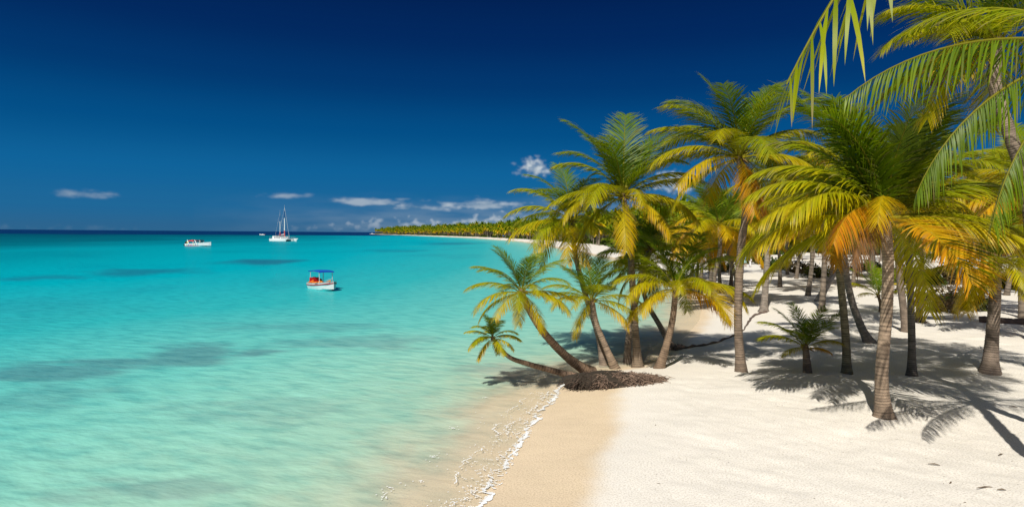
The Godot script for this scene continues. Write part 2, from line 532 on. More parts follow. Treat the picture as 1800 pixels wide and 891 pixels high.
# one frond as a mesh with its foot at the origin; az 0 points to +x, 90 away (-z)
func frond_mesh(az: float, e0: float, droop: float, length: float, age: float, o := {}) -> ArrayMesh:
	var b := Builder.new()
	var pairs: int = o.get("pairs", 84)
	var rows: int = o.get("rows", 3)
	var reach: float = o.get("reach", 0.30) * length
	var broad: float = o.get("broad", 0.0042) * length
	var hang: float = o.get("hang", lerpf(0.04, 0.5, clampf(age, 0.0, 1.0)))
	var loose: float = o.get("loose", 0.13)
	var steps := 16
	var pts := []
	var tans := []
	var p := Vector3.ZERO
	var twist := rng.randf_range(-10.0, 10.0)
	var bend := rng.randf_range(1.1, 1.6)
	for i in steps + 1:
		var s := float(i) / steps
		var e := deg_to_rad(e0 - droop * pow(s, bend))
		var a := deg_to_rad(az + twist * s * s)
		var t := Vector3(cos(a) * cos(e), sin(e), -sin(a) * cos(e))
		pts.append(p)
		tans.append(t)
		p += t * length / steps
	var radii := []
	var stem := []
	for i in steps + 1:
		var s := float(i) / steps
		radii.append(length * lerpf(0.012, 0.0018, pow(s, 0.6)) + (0.012 * length * exp(-s * 22.0)))
		stem.append(ramp(LEAF, clampf(age, 0.0, 1.3)).lerp(Color(0.46, 0.36, 0.03), 0.55 if age < 1.1 else 0.0))
	b.tube(pts, radii, 4, stem, false)
	var flat := Vector3(-sin(deg_to_rad(az)), 0, -cos(deg_to_rad(az)))     # level side vector
	var ripe := age
	for i in pairs:
		var s := 0.13 + 0.87 * (i + 0.5) / pairs
		var f := s * steps
		var i0 := mini(int(f), steps - 1)
		var at: Vector3 = pts[i0].lerp(pts[i0 + 1], f - i0)
		var t: Vector3 = tans[i0].lerp(tans[i0 + 1], f - i0).normalized()
		var side := (flat - t * flat.dot(t)).normalized()
		var up := side.cross(t)
		if up.y < 0.0 and absf(up.y) > 0.02: up = -up
		var ln := reach * (0.45 + 0.62 * sin(PI * clampf(0.1 + s * 0.86, 0.0, 1.0))) * (1.0 if s < 0.93 else 0.85)
		for w in [-1.0, 1.0]:
			if rng.randf() < 0.045: continue
			var lean := lerpf(0.65, 1.4, s) + rng.randf_range(-0.14, 0.14)
			var d: Vector3 = (side * w + t * lean + up * (0.25 - 0.75 * hang) + Vector3.DOWN * hang * 1.15 + Vector3(rng.randf_range(-loose, loose), rng.randf_range(-loose, loose), rng.randf_range(-loose, loose))).normalized()
			var l := ln * rng.randf_range(0.74, 1.12)
			var grav: float = o.get("sag", rng.randf_range(0.06, 0.26) + 0.2 * hang)
			var wide := broad * rng.randf_range(0.8, 1.15) * (0.7 + 0.5 * sin(PI * s))
			var tone := rng.randf_range(0.8, 1.2)
			var c0 := ramp(LEAF, clampf(ripe + rng.randf_range(-0.07, 0.07) + 0.10 * s, 0.0, 1.3)) * tone
			var c1 := ramp(LEAF, clampf(ripe + 0.14 + rng.randf_range(-0.05, 0.2), 0.0, 1.3)) * tone
			if rng.randf() < 0.10 + 0.15 * age: c1 = Color(0.30, 0.22, 0.12)
			c0.a = 1.0; c1.a = 1.0
			var q := at
			var first := b.v.size()
			for r in rows + 1:
				var fr := float(r) / rows
				var acr := (t - d * t.dot(d)).normalized()
				var nn := d.cross(acr).normalized()
				var ww := wide * (0.55 if r == 0 else (1.0 if fr < 0.5 else 1.0 - 0.9 * (fr - 0.5) * 2.0 * 0.75))
				var cc := c0.lerp(c1, fr * fr)
				if r < rows:
					b.v.append(q - acr * ww); b.v.append(q + acr * ww)
					b.n.append(nn); b.n.append(nn)
					b.c.append(cc); b.c.append(cc)
				else:
					b.v.append(q); b.n.append(nn); b.c.append(cc)
				q += d * l / rows
				d = (d + Vector3.DOWN * grav).normalized()
			for r in rows - 1:
				var k := first + r * 2
				b.ix.append_array(PackedInt32Array([k, k + 1, k + 2, k + 1, k + 3, k + 2]))
			var e2 := first + (rows - 1) * 2
			b.ix.append_array(PackedInt32Array([e2, e2 + 1, e2 + 2]))
	return b.mesh()

func spline(pts: Array, t: float) -> Vector3:
	var f := t * (pts.size() - 1)
	var i := mini(int(f), pts.size() - 2)
	return (pts[i] as Vector3).cubic_interpolate(pts[i + 1], pts[i - 1] if i > 0 else pts[0] * 2.0 - pts[1], pts[i + 2] if i + 2 < pts.size() else pts[i + 1] * 2.0 - pts[i], f - i)

func trunk_mesh(pts: Array, r0: float, r1: float, swell: float, tint: Color, sides := 12, ring := 0.085) -> ArrayMesh:
	var b := Builder.new()
	var length := 0.0
	for i in pts.size() - 1: length += pts[i].distance_to(pts[i + 1])
	var rings := maxi(8, int(length / ring) * 3)
	var path := []
	var radii := []
	var cols := []
	for i in rings + 1:
		var t := float(i) / rings
		var s := t * length
		path.append(spline(pts, t))
		var k := i % 3
		var r := lerpf(r0, r1, t) + swell * exp(-s / 0.33) + 0.35 * swell * exp(-s / 0.9)
		r *= 1.0 + (0.03 if k == 1 else (-0.03 if k == 0 else 0.0)) + rng.randf_range(-0.025, 0.025)
		radii.append(r)
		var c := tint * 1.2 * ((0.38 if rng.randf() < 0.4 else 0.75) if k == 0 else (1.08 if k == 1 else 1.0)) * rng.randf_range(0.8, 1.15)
		c.a = 1.0
		cols.append(c)
	b.tube(path, radii, sides, cols)
	# blotches so that the rings are not even all the way round
	for i in b.v.size():
		var q := 1.0 + 0.55 * fine.get_noise_3d(b.v[i].x * 420.0, b.v[i].y * 500.0, b.v[i].z * 420.0) + 0.35 * soft.get_noise_3dv(b.v[i] * 90.0)
		b.c[i] = Color(b.c[i].r * q, b.c[i].g * q, b.c[i].b * q, 1.0)
	return b.mesh()

func heart_mesh(size: float, count := 9) -> ArrayMesh:
	var b := Builder.new()
	b.ball(Vector3(0, -0.02, 0), Vector3(size, size * 1.5, size), 7, 9, Color(0.14, 0.095, 0.045), fine, 0.3)
	for i in count:
		var a := TAU * i / count + rng.randf_range(-0.3, 0.3)
		var d := Vector3(cos(a), rng.randf_range(-0.5, 0.9), sin(a)).normalized()
		b.tube([d * size * 0.5, d * size * 1.6 + Vector3(0, -0.02, 0), d * size * 2.6 + Vector3(0, -size * 0.6, 0)], [size * 0.28, size * 0.2, 0.004], 5, Color(0.20, 0.13, 0.05) * rng.randf_range(0.7, 1.3))
	return b.mesh()

# picks fronds round the crown from the upright young ones down to the hanging old ones
func crown_list(count: int, length: float, ripe := 0.0, open_front := false) -> Array:
	var out := []
	var a := rng.randf_range(0, 360)
	for i in count:
		var t := (i + 0.5) / count
		a += 137.5 + rng.randf_range(-16, 16)
		if open_front and t > 0.4 and fposmod(a, 360.0) > 225.0 and fposmod(a, 360.0) < 310.0: a += 110.0
		out.append([a, lerpf(84.0, -30.0, pow(t, 1.15)) + rng.randf_range(-7, 7), lerpf(58.0, 78.0, sin(PI * minf(t * 1.25, 1.0))) + rng.randf_range(-10, 12), length * lerpf(0.86, 1.0, sin(PI * t)) * rng.randf_range(0.92, 1.06), clampf(t * 0.66 + ripe + rng.randf_range(-0.08, 0.08), 0.0, 1.05)])
	return out

func palm(called: String, label: String, pts: Array, list: Array, o := {}) -> Node3D:
	var base: Vector3 = pts[0]
	var root := thing(called, label, "palm tree", base, o.get("group", ""))
	var own := pts.map(func(q): return q - base)
	own[0] = own[0] + Vector3(0, -0.15, 0)
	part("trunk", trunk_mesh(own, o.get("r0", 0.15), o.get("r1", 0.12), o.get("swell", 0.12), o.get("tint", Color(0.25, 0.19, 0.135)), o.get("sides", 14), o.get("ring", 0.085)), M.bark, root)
	var head: Vector3 = own[-1]
	if o.get("heart", true):
		part("crown_heart", heart_mesh(o.get("r1", 0.12) * 1.15), M.fibre, root).position = head
	for f in list:
		var q: Dictionary = o.get("leaf", {}).duplicate()
		if f.size() > 5: q.merge(f[5], true)
		var ripe: float = f[4] - (0.10 if f[4] > 0.42 and f[4] < 0.77 else 0.0)
		var bow: float = maxf(f[2], 30.0 + 0.8 * fposmod(f[0], 30.0)) if f[1] > 68.0 else f[2]
		var m := part("frond", frond_mesh(f[0], f[1], bow, f[3] * o.get("size", 1.0), ripe, q), M.leaf, root)
		m.position = head
		if f[4] > 1.1: m.set_meta("label", "withered brown frond")
	return root

func depth_of(p: Vector3) -> float:
	return -(view.transposed() * (p - EYE)).z

# trunk points from photograph positions: the foot stands on the sand, the others lie at the foot's distance plus an offset
func trunk_path(foot: Array, rest: Array) -> Array:
	var base := on_ground(foot[0], foot[1])
	if foot.size() > 2: base.y += foot[2]
	var out := [base]
	var d := depth_of(base)
	for q in rest:
		out.append(at_depth(q[0], q[1], d + (q[2] if q.size() > 2 else 0.0)))
	return out

func shared_crown(kinds: Array, root: Node3D, head: Vector3, count: int, size: float, ripe: float) -> void:
	var a := rng.randf_range(0, TAU)
	for i in count:
		var t := (i + 0.5) / count
		a += 2.4 + rng.randf_range(-0.3, 0.3)
		var level := clampi(int(t * 5.0 + ripe * 1.5 + rng.randf_range(-0.4, 0.4)), 0, 4)
		var m := part("frond", kinds[level][rng.randi() % kinds[level].size()], M.leaf, root)
		m.position = head
		m.rotation = Vector3(0, a, 0)
		m.scale = Vector3.ONE * size * rng.randf_range(0.9, 1.08)

func make_palms() -> void:
	rng.seed = 71
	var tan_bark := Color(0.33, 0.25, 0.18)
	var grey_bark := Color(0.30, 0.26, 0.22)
	# the big palm in the open sand
	palm("coconut_palm", "big coconut palm standing alone in open sand, orange frond hanging beside its trunk", trunk_path([1556, 732], [[1551, 660], [1560, 540], [1562, 450], [1556, 384]]),
		[[268, -4, 56, 3.9, 0.80, {"hang": 0.0, "pairs": 60, "sag": 0.08, "reach": 0.32, "broad": 0.0052}], [318, 6, 50, 3.9, 0.62], [218, 22, 78, 3.5, 0.88, {"hang": 0.5}], [192, 28, 72, 4.0, 0.6], [178, 40, 78, 4.2, 0.5], [168, 55, 82, 4.0, 0.36], [186, 8, 55, 3.9, 0.62], [205, 30, 85, 3.8, 0.55], [238, 42, 112, 2.9, 0.74], [160, 66, 32, 4.7, 0.08], [25, 66, 34, 4.6, 0.1], [95, 67, 26, 4.7, 0.04], [150, 78, 40, 4.3, 0.05], [200, 76, 48, 3.8, 0.12], [20, 76, 44, 3.7, 0.15], [15, 52, 62, 3.4, 0.5], [3, 28, 42, 4.1, 0.42], [348, 12, 52, 4.1, 0.5], [335, 4, 46, 3.9, 0.58], [80, 60, 60, 3.9, 0.2], [145, 62, 60, 3.9, 0.25], [120, 35, 65, 4.0, 0.4], [45, 30, 65, 4.0, 0.42], [90, 10, 60, 3.9, 0.6], [270, 82, 40, 3.4, 0.1], [228, 6, 70, 3.4, 1.2, {"hang": 0.7}]] + crown_list(8, 4.4, 0.03, true),
		{"r0": 0.15, "r1": 0.13, "swell": 0.15, "tint": tan_bark, "size": 0.95, "leaf": {"pairs": 84, "rows": 4, "reach": 0.30, "broad": 0.0044}})
	# the tall straight palm at the edge of the sand
	palm("coconut_palm", "tall slender coconut palm rising straight from the edge of the bare sand", trunk_path([1304, 652], [[1298, 560], [1303, 440], [1312, 360], [1301, 278]]),
		[[180, 42, 62, 3.1, 0.45], [192, 22, 66, 3.1, 0.55], [212, 4, 62, 3.0, 0.72], [262, -24, 48, 2.7, 0.8], [318, 8, 80, 3.0, 0.62], [8, 44, 70, 3.1, 0.4], [170, 68, 74, 3.1, 0.2], [150, 80, 34, 3.0, 0.08], [35, 78, 50, 3.1, 0.03], [20, 76, 40, 3.0, 0.1], [340, 30, 78, 3.0, 0.5], [232, 50, 105, 2.6, 0.55], [120, 50, 60, 3.0, 0.3], [70, 30, 60, 3.0, 0.4], [30, 15, 60, 3.0, 0.55], [150, 20, 60, 3.0, 0.5], [95, -5, 55, 3.0, 0.7], [190, 58, 66, 3.2, 0.3], [350, 62, 60, 3.0, 0.25], [285, 62, 60, 2.7, 0.2], [290, -40, 40, 2.3, 0.98, {"hang": 0.7}]] + crown_list(6, 3.3),
		{"r0": 0.15, "r1": 0.125, "swell": 0.10, "tint": Color(0.25, 0.19, 0.14), "size": 1.16, "leaf": {"pairs": 92}})
	# the palm that rises from the root mound
	palm("coconut_palm", "tall coconut palm rising from the root mound, bright yellow frond hanging below its crown", trunk_path([1122, 645], [[1117, 580], [1111, 480], [1106, 410], [1096, 346]]),
		[[176, 55, 80, 3.0, 0.32], [190, 20, 62, 3.0, 0.5], [262, -30, 50, 2.7, 0.72], [284, 32, 104, 2.0, 0.6], [334, 10, 72, 3.0, 0.6], [4, 32, 46, 3.1, 0.42], [20, 60, 54, 3.1, 0.22], [80, 82, 30, 3.7, 0.02], [168, 70, 40, 3.6, 0.12], [25, 69, 42, 3.5, 0.14], [35, 74, 50, 3.2, 0.02], [165, 64, 72, 3.1, 0.2], [205, 5, 66, 2.9, 0.62], [225, 30, 95, 2.7, 0.5], [130, 72, 50, 3.0, 0.1], [60, 66, 50, 3.0, 0.15], [80, 35, 60, 3.0, 0.35], [120, 25, 60, 3.0, 0.45], [150, 10, 60, 3.0, 0.55], [40, 12, 60, 3.0, 0.5], [345, 45, 70, 2.9, 0.35], [240, 70, 55, 2.8, 0.15], [310, -10, 60, 2.7, 0.75]] + crown_list(6, 3.2),
		{"r0": 0.15, "r1": 0.115, "swell": 0.15, "tint": Color(0.27, 0.21, 0.15), "size": 1.12, "leaf": {"pairs": 92}})
	# behind it, the one with the wide crown over the water
	palm("coconut_palm", "coconut palm with a thin dark trunk behind two leaning palms, crown spread over the water", trunk_path([1062, 645], [[1052, 590, 0.3], [1030, 520, 0.8], [1012, 450, 1.2], [1004, 388, 1.4]]),
		[[180, 36, 76, 2.7, 0.5], [196, 6, 58, 2.7, 0.62], [230, -8, 56, 2.6, 0.66], [165, 55, 72, 2.8, 0.35], [110, 82, 24, 2.6, 0.05], [260, -25, 48, 2.4, 0.75], [290, 20, 90, 2.3, 0.6]] + crown_list(13, 2.8, 0.03), {"r0": 0.13, "r1": 0.105, "swell": 0.08, "size": 1.15, "tint": Color(0.26, 0.205, 0.16)})
	# the one with the strongly bent trunk out over the sea
	palm("leaning_palm", "coconut palm with a bowed brown trunk leaning out over the sea", trunk_path([1040, 662, 0.25], [[1000, 630, -0.5], [962, 592, -1.1], [935, 553, -1.7], [917, 515, -2.1]]),
		[[184, 30, 66, 2.1, 0.52], [205, 10, 72, 2.1, 0.6], [238, 0, 62, 1.9, 0.66], [352, 12, 46, 2.0, 0.62], [335, 8, 70, 2.1, 0.62], [172, 52, 58, 2.1, 0.3], [150, 74, 40, 2.0, 0.06], [195, 72, 40, 1.9, 0.1], [20, 60, 55, 2.1, 0.25], [265, -12, 60, 1.7, 0.68], [290, 40, 90, 1.8, 0.5]] + crown_list(9, 2.1, 0.05),
		{"r0": 0.165, "r1": 0.105, "swell": 0.10, "size": 0.96, "tint": Color(0.27, 0.18, 0.115)})
	# the lowest one, nearly lying along the water
	palm("leaning_palm", "small low palm whose dark trunk lies almost flat over the water's edge", trunk_path([1034, 668, 0.15], [[985, 655, -0.3], [930, 640, -0.6], [893, 626, -0.8], [866, 594, -0.9]]),
		[[185, 35, 60, 1.05, 0.55], [210, 10, 70, 1.1, 0.62], [350, 25, 70, 1.05, 0.6], [330, 0, 60, 1.0, 0.66]] + crown_list(12, 1.15, 0.1),
		{"r0": 0.12, "r1": 0.06, "swell": 0.05, "tint": Color(0.25, 0.17, 0.115), "leaf": {"pairs": 56, "broad": 0.0075, "reach": 0.29}})
	# the short one beside it
	palm("leaning_palm", "short palm curving up from the mound, trunk crossing in front of a thinner dark one", trunk_path([1084, 648], [[1066, 612], [1049, 570], [1041, 530]]),
		[[200, 26, 88, 1.8, 0.58], [175, 42, 70, 1.9, 0.48], [345, 28, 74, 1.9, 0.55], [15, 52, 60, 1.9, 0.3], [320, -2, 62, 1.8, 0.74], [110, 84, 20, 1.9, 0.04], [60, 72, 40, 1.9, 0.12], [165, 68, 50, 1.9, 0.18], [235, 30, 90, 1.6, 0.55]] + crown_list(8, 1.95, 0.08),
		{"r0": 0.125, "r1": 0.10, "swell": 0.11, "size": 1.15, "tint": tan_bark})
	# the one to the right of the mound with hanging golden fronds
	palm("leaning_palm", "coconut palm tilting right beside the mound, golden fronds hanging almost to the sand", trunk_path([1158, 647], [[1172, 606], [1183, 560], [1188, 510]]),
		[[300, 14, 96, 3.1, 0.72, {"hang": 0.0, "sag": 0.1}], [335, 30, 100, 3.1, 0.62], [345, 22, 66, 3.0, 0.5], [207, 32, 98, 2.9, 0.62], [195, 36, 70, 2.8, 0.5], [262, 40, 110, 2.1, 0.56], [170, 58, 50, 2.9, 0.22], [145, 74, 40, 3.0, 0.05], [40, 66, 36, 3.0, 0.14], [15, 48, 52, 3.0, 0.3], [140, 40, 56, 2.9, 0.35], [80, 30, 56, 2.9, 0.4], [222, 8, 70, 2.5, 0.7], [25, 20, 60, 2.9, 0.45], [318, 6, 74, 2.7, 0.8]] + crown_list(5, 2.9, 0.05),
		{"r0": 0.14, "r1": 0.11, "swell": 0.10, "tint": Color(0.24, 0.17, 0.115), "leaf": {"pairs": 90}})
	# dark stout stem close behind the mound palm
	palm("coconut_palm", "coconut palm on a stout dark stem tight behind the mound's tallest palm", trunk_path([1103, 640], [[1106, 590, 0.3], [1120, 520, 0.9], [1142, 440, 1.6]]),
		crown_list(22, 2.8, 0.0), {"r0": 0.15, "r1": 0.12, "swell": 0.09, "tint": Color(0.26, 0.205, 0.16)})
	# leaning back over the far side of the bay
	palm("leaning_palm", "palm on a dark trunk leaning left from exposed roots at the back of the mound", trunk_path([1186, 612], [[1160, 572, 0.3], [1135, 525, 0.8], [1128, 470, 1.2]]),
		crown_list(21, 2.8, 0.05), {"r0": 0.13, "r1": 0.11, "swell": 0.12, "tint": Color(0.26, 0.205, 0.16)})
	# young palm without a trunk
	palm("young_palm", "young bushy palm sprouting low from shaded sand beside the tall palm", trunk_path([1421, 656], [[1419, 635], [1417, 612]]),
		[[188, 34, 62, 1.9, 0.46], [172, 50, 56, 1.9, 0.28], [215, 52, 60, 1.7, 0.2], [105, 82, 18, 1.7, 0.03], [12, 52, 26, 2.0, 0.2], [30, 66, 30, 1.8, 0.1], [345, 36, 70, 1.3, 0.62], [200, 12, 50, 1.2, 0.6], [150, 66, 36, 1.7, 0.1], [60, 46, 50, 1.8, 0.25], [315, 60, 50, 1.4, 0.15], [330, 14, 60, 0.9, 0.8]],
		{"r0": 0.15, "r1": 0.10, "swell": 0.02, "tint": Color(0.23, 0.17, 0.12), "leaf": {"pairs": 62, "reach": 0.29, "broad": 0.0062}})
	# the squat palm at the right
	palm("coconut_palm", "squat coconut palm with a thick trunk, right of the dark thin trunks", trunk_path([1741, 655], [[1745, 600], [1750, 530], [1752, 462]]),
		[[305, 10, 80, 2.6, 0.6], [225, 12, 78, 2.6, 0.62], [255, 10, 88, 2.4, 0.58], [345, 18, 70, 2.8, 0.55], [180, 26, 70, 2.8, 0.5]] + crown_list(18, 3.0, 0.1), {"r0": 0.20, "r1": 0.17, "swell": 0.17, "tint": Color(0.26, 0.205, 0.16)})
	# trunks in the shade behind the big palm
	palm("coconut_palm", "ringed mossy palm trunk between the young palm and the big palm", trunk_path([1490, 656], [[1488, 600], [1481, 520], [1473, 450, 0.3], [1462, 380, 0.6]]),
		[[215, 10, 60, 2.9, 0.8], [245, -6, 60, 2.8, 0.82], [185, 24, 66, 3.0, 0.62]] + crown_list(18, 3.1, 0.1), {"r0": 0.13, "r1": 0.115, "swell": 0.08, "tint": Color(0.23, 0.20, 0.12)})
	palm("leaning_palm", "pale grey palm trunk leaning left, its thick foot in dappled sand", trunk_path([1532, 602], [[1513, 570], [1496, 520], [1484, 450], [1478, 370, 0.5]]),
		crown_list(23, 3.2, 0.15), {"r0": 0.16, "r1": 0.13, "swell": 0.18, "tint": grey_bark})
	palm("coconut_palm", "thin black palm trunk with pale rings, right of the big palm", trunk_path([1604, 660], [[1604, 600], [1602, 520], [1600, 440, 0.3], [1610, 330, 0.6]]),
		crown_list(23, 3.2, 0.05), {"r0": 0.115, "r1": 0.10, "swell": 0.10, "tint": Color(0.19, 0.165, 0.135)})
	palm("coconut_palm", "dark palm trunk half hidden behind the thin black trunk", trunk_path([1594, 583], [[1589, 540], [1583, 490], [1578, 400], [1585, 320]]),
		crown_list(22, 3.5, 0.1), {"r0": 0.17, "r1": 0.14, "swell": 0.08, "tint": Color(0.26, 0.205, 0.16)})
	palm("coconut_palm", "grey palm with a flared foot and creeping roots on the sunny sand path", trunk_path([1343, 548], [[1346, 510], [1350, 450], [1356, 380], [1362, 320]]),
		crown_list(23, 3.6, 0.12), {"r0": 0.21, "r1": 0.17, "swell": 0.22, "tint": grey_bark, "ring": 0.11})
	# high crown at the top right: its trunk leaves the picture on the right
	var foot := Vector3(13.7, 0, -14.1)
	foot.y = ground_height(foot.x, foot.z)
	palm("coconut_palm", "tallest palm, dark crown against the sky above a trunk slanting out of view", [foot, at_depth(1838, 560, 14.4), at_depth(1808, 340, 14.9), at_depth(1776, 235, 15.0), at_depth(1750, 150, 15.0), at_depth(1756, 78, 15.0)],
		[[180, 40, 62, 3.0, 0.4], [192, 18, 58, 2.9, 0.5], [170, 58, 60, 3.0, 0.3], [205, 2, 60, 2.8, 0.6], [190, -12, 40, 2.2, 1.15, {"hang": 0.7}]] + crown_list(18, 3.3, 0.0), {"r0": 0.16, "r1": 0.13, "swell": 0.14, "tint": Color(0.26, 0.205, 0.16), "leaf": {"pairs": 90}})
	# two palms that stand just outside the picture and reach into it
	var near := {"pairs": 78, "rows": 5, "reach": 0.22, "broad": 0.0028, "loose": 0.2}
	var f1 := Vector3(10.3, 0, -11.0)
	f1.y = ground_height(f1.x, f1.z)
	palm("coconut_palm", "palm whose long arching fronds reach in over the sand, trunk out of view", [f1, Vector3(10.3, 4.5, -11.0), at_depth(1965, 85, 11.0)],
		[[178, 10, 54, 4.9, 0.06, {"hang": 0.75}], [184, -10, 62, 4.6, 0.02, {"hang": 0.8}], [192, -33, 48, 4.2, 0.04, {"hang": 0.8}], [350, 30, 70, 4.4, 0.4], [60, 40, 60, 4.4, 0.4], [300, 35, 70, 4.4, 0.4], [20, 70, 40, 4.4, 0.2], [120, 45, 70, 4.4, 0.3], [230, 60, 80, 4.2, 0.2]], {"r0": 0.17, "r1": 0.14, "swell": 0.14, "tint": tan_bark, "leaf": near})  # first three fronds: darker green stands in for shade
	var f2 := Vector3(5.0, 0, -2.6)
	f2.y = ground_height(f2.x, f2.z)
	palm("coconut_palm", "palm whose frond tip hangs with long green leaflets against the sky", [f2, Vector3(4.7, 4.6, -3.0), Vector3(3.12, 8.42, -3.58)],
		[[180, -44, 22, 2.6, 0.26, {"hang": 0.45, "reach": 0.31, "broad": 0.0044, "pairs": 26, "loose": 0.3}], [320, 30, 60, 2.6, 0.4], [250, 60, 60, 2.2, 0.4]], {"r0": 0.17, "r1": 0.14, "swell": 0.14, "tint": tan_bark, "leaf": near})

	# the grove behind: shared fronds
	var kinds := []
	for level in 5:
		var set_ := []
		for k in 4:
			var t := (level + 0.5) / 5.0
			set_.append(frond_mesh(0, lerpf(82, -30, pow(t, 0.85)) + rng.randf_range(-8, 8), lerpf(40, 66, sin(PI * t)) + rng.randf_range(-10, 10), 3.4, clampf(t * 0.8 + rng.randf_range(-0.05, 0.12), 0, 1), {"pairs": 64, "broad": 0.006}))
		kinds.append(set_)
	var trunks := []
	for k in 4:
		var h := 1.0
		trunks.append(trunk_mesh([Vector3(0, -0.05, 0), Vector3(rng.randf_range(-0.05, 0.05), 0.35, rng.randf_range(-0.05, 0.05)), Vector3(rng.randf_range(-0.07, 0.07), 0.7, rng.randf_range(-0.06, 0.06)), Vector3(0, h, 0)].map(func(q): return q * 6.0), 0.16, 0.13, 0.12, Color(0.22, 0.18, 0.14), 8, 0.16))
	# photograph position of the foot, height in metres, ripeness
	var spots := []
	for q in [[1262, 545, 6.0], [1245, 520, 7.0], [1232, 500, 7.5], [1285, 505, 6.5], [1372, 505, 6.8], [1400, 490, 7.4], [1460, 500, 7.0], [1535, 490, 6.6], [1560, 505, 8.6], [1690, 500, 7.6], [1725, 540, 8.2], [1770, 520, 7.4], [1800, 560, 8.0], [1815, 600, 7.0], [1840, 520, 8.0], [1445, 548, 9.6], [1420, 520, 8.4], [1290, 530, 5.0], [1268, 515, 6.6], [1225, 515, 5.4], [1500, 505, 6.0], [1620, 505, 6.2], [1215, 492, 6.0], [1250, 488, 7.0]]:
		spots.append([on_ground(q[0], q[1]), q[2]])
	for i in 50:
		var q := Vector3()
		for tries in 30:
			var d := rng.randf_range(62.0, 190.0)
			q = Vector3(d * rng.randf_range(0.16, 0.95), 0, -d)
			if shore_distance(q.x, q.z) > 7.0 and absf(q.x / d - 0.383) > 0.022: break
		q.y = ground_height(q.x, q.z)
		spots.append([q, rng.randf_range(5.5, 9.5)])
	for q in spots:
		var at: Vector3 = q[0]
		var h: float = q[1]
		var gold := rng.randf_range(0.0, 0.5)
		var root := thing("grove_palm", "%s grove palm with a %s crown, crowded among others behind the beach" % ["short" if h < 6.3 else ("tall" if h > 7.9 else "middling"), "fresh green" if gold < 0.17 else ("green and gold" if gold < 0.34 else "golden")], "palm tree", at, "palms of the grove behind the beach")
		var stem := part("trunk", trunks[rng.randi() % 4], M.bark, root)
		stem.rotation.y = rng.randf_range(0, TAU)
		stem.scale = Vector3(1.0, h / 6.0, 1.0)
		shared_crown(kinds, root, Vector3(0, h, 0), 22, rng.randf_range(0.95, 1.25), gold)
	# two more young palms in the grove
	palm("young_palm", "young palm with upright fronds behind the big palm's trunk", trunk_path([1549, 548], [[1549, 535], [1545, 520]]), [[180, 40, 60, 2.6, 0.4], [170, 62, 50, 2.6, 0.2], [100, 80, 20, 2.4, 0.05], [20, 60, 40, 2.6, 0.2], [350, 30, 60, 2.2, 0.5], [200, 20, 50, 1.8, 0.6], [60, 60, 40, 2.4, 0.2]], {"r0": 0.10, "r1": 0.08, "swell": 0.02, "tint": Color(0.16, 0.11, 0.06)})

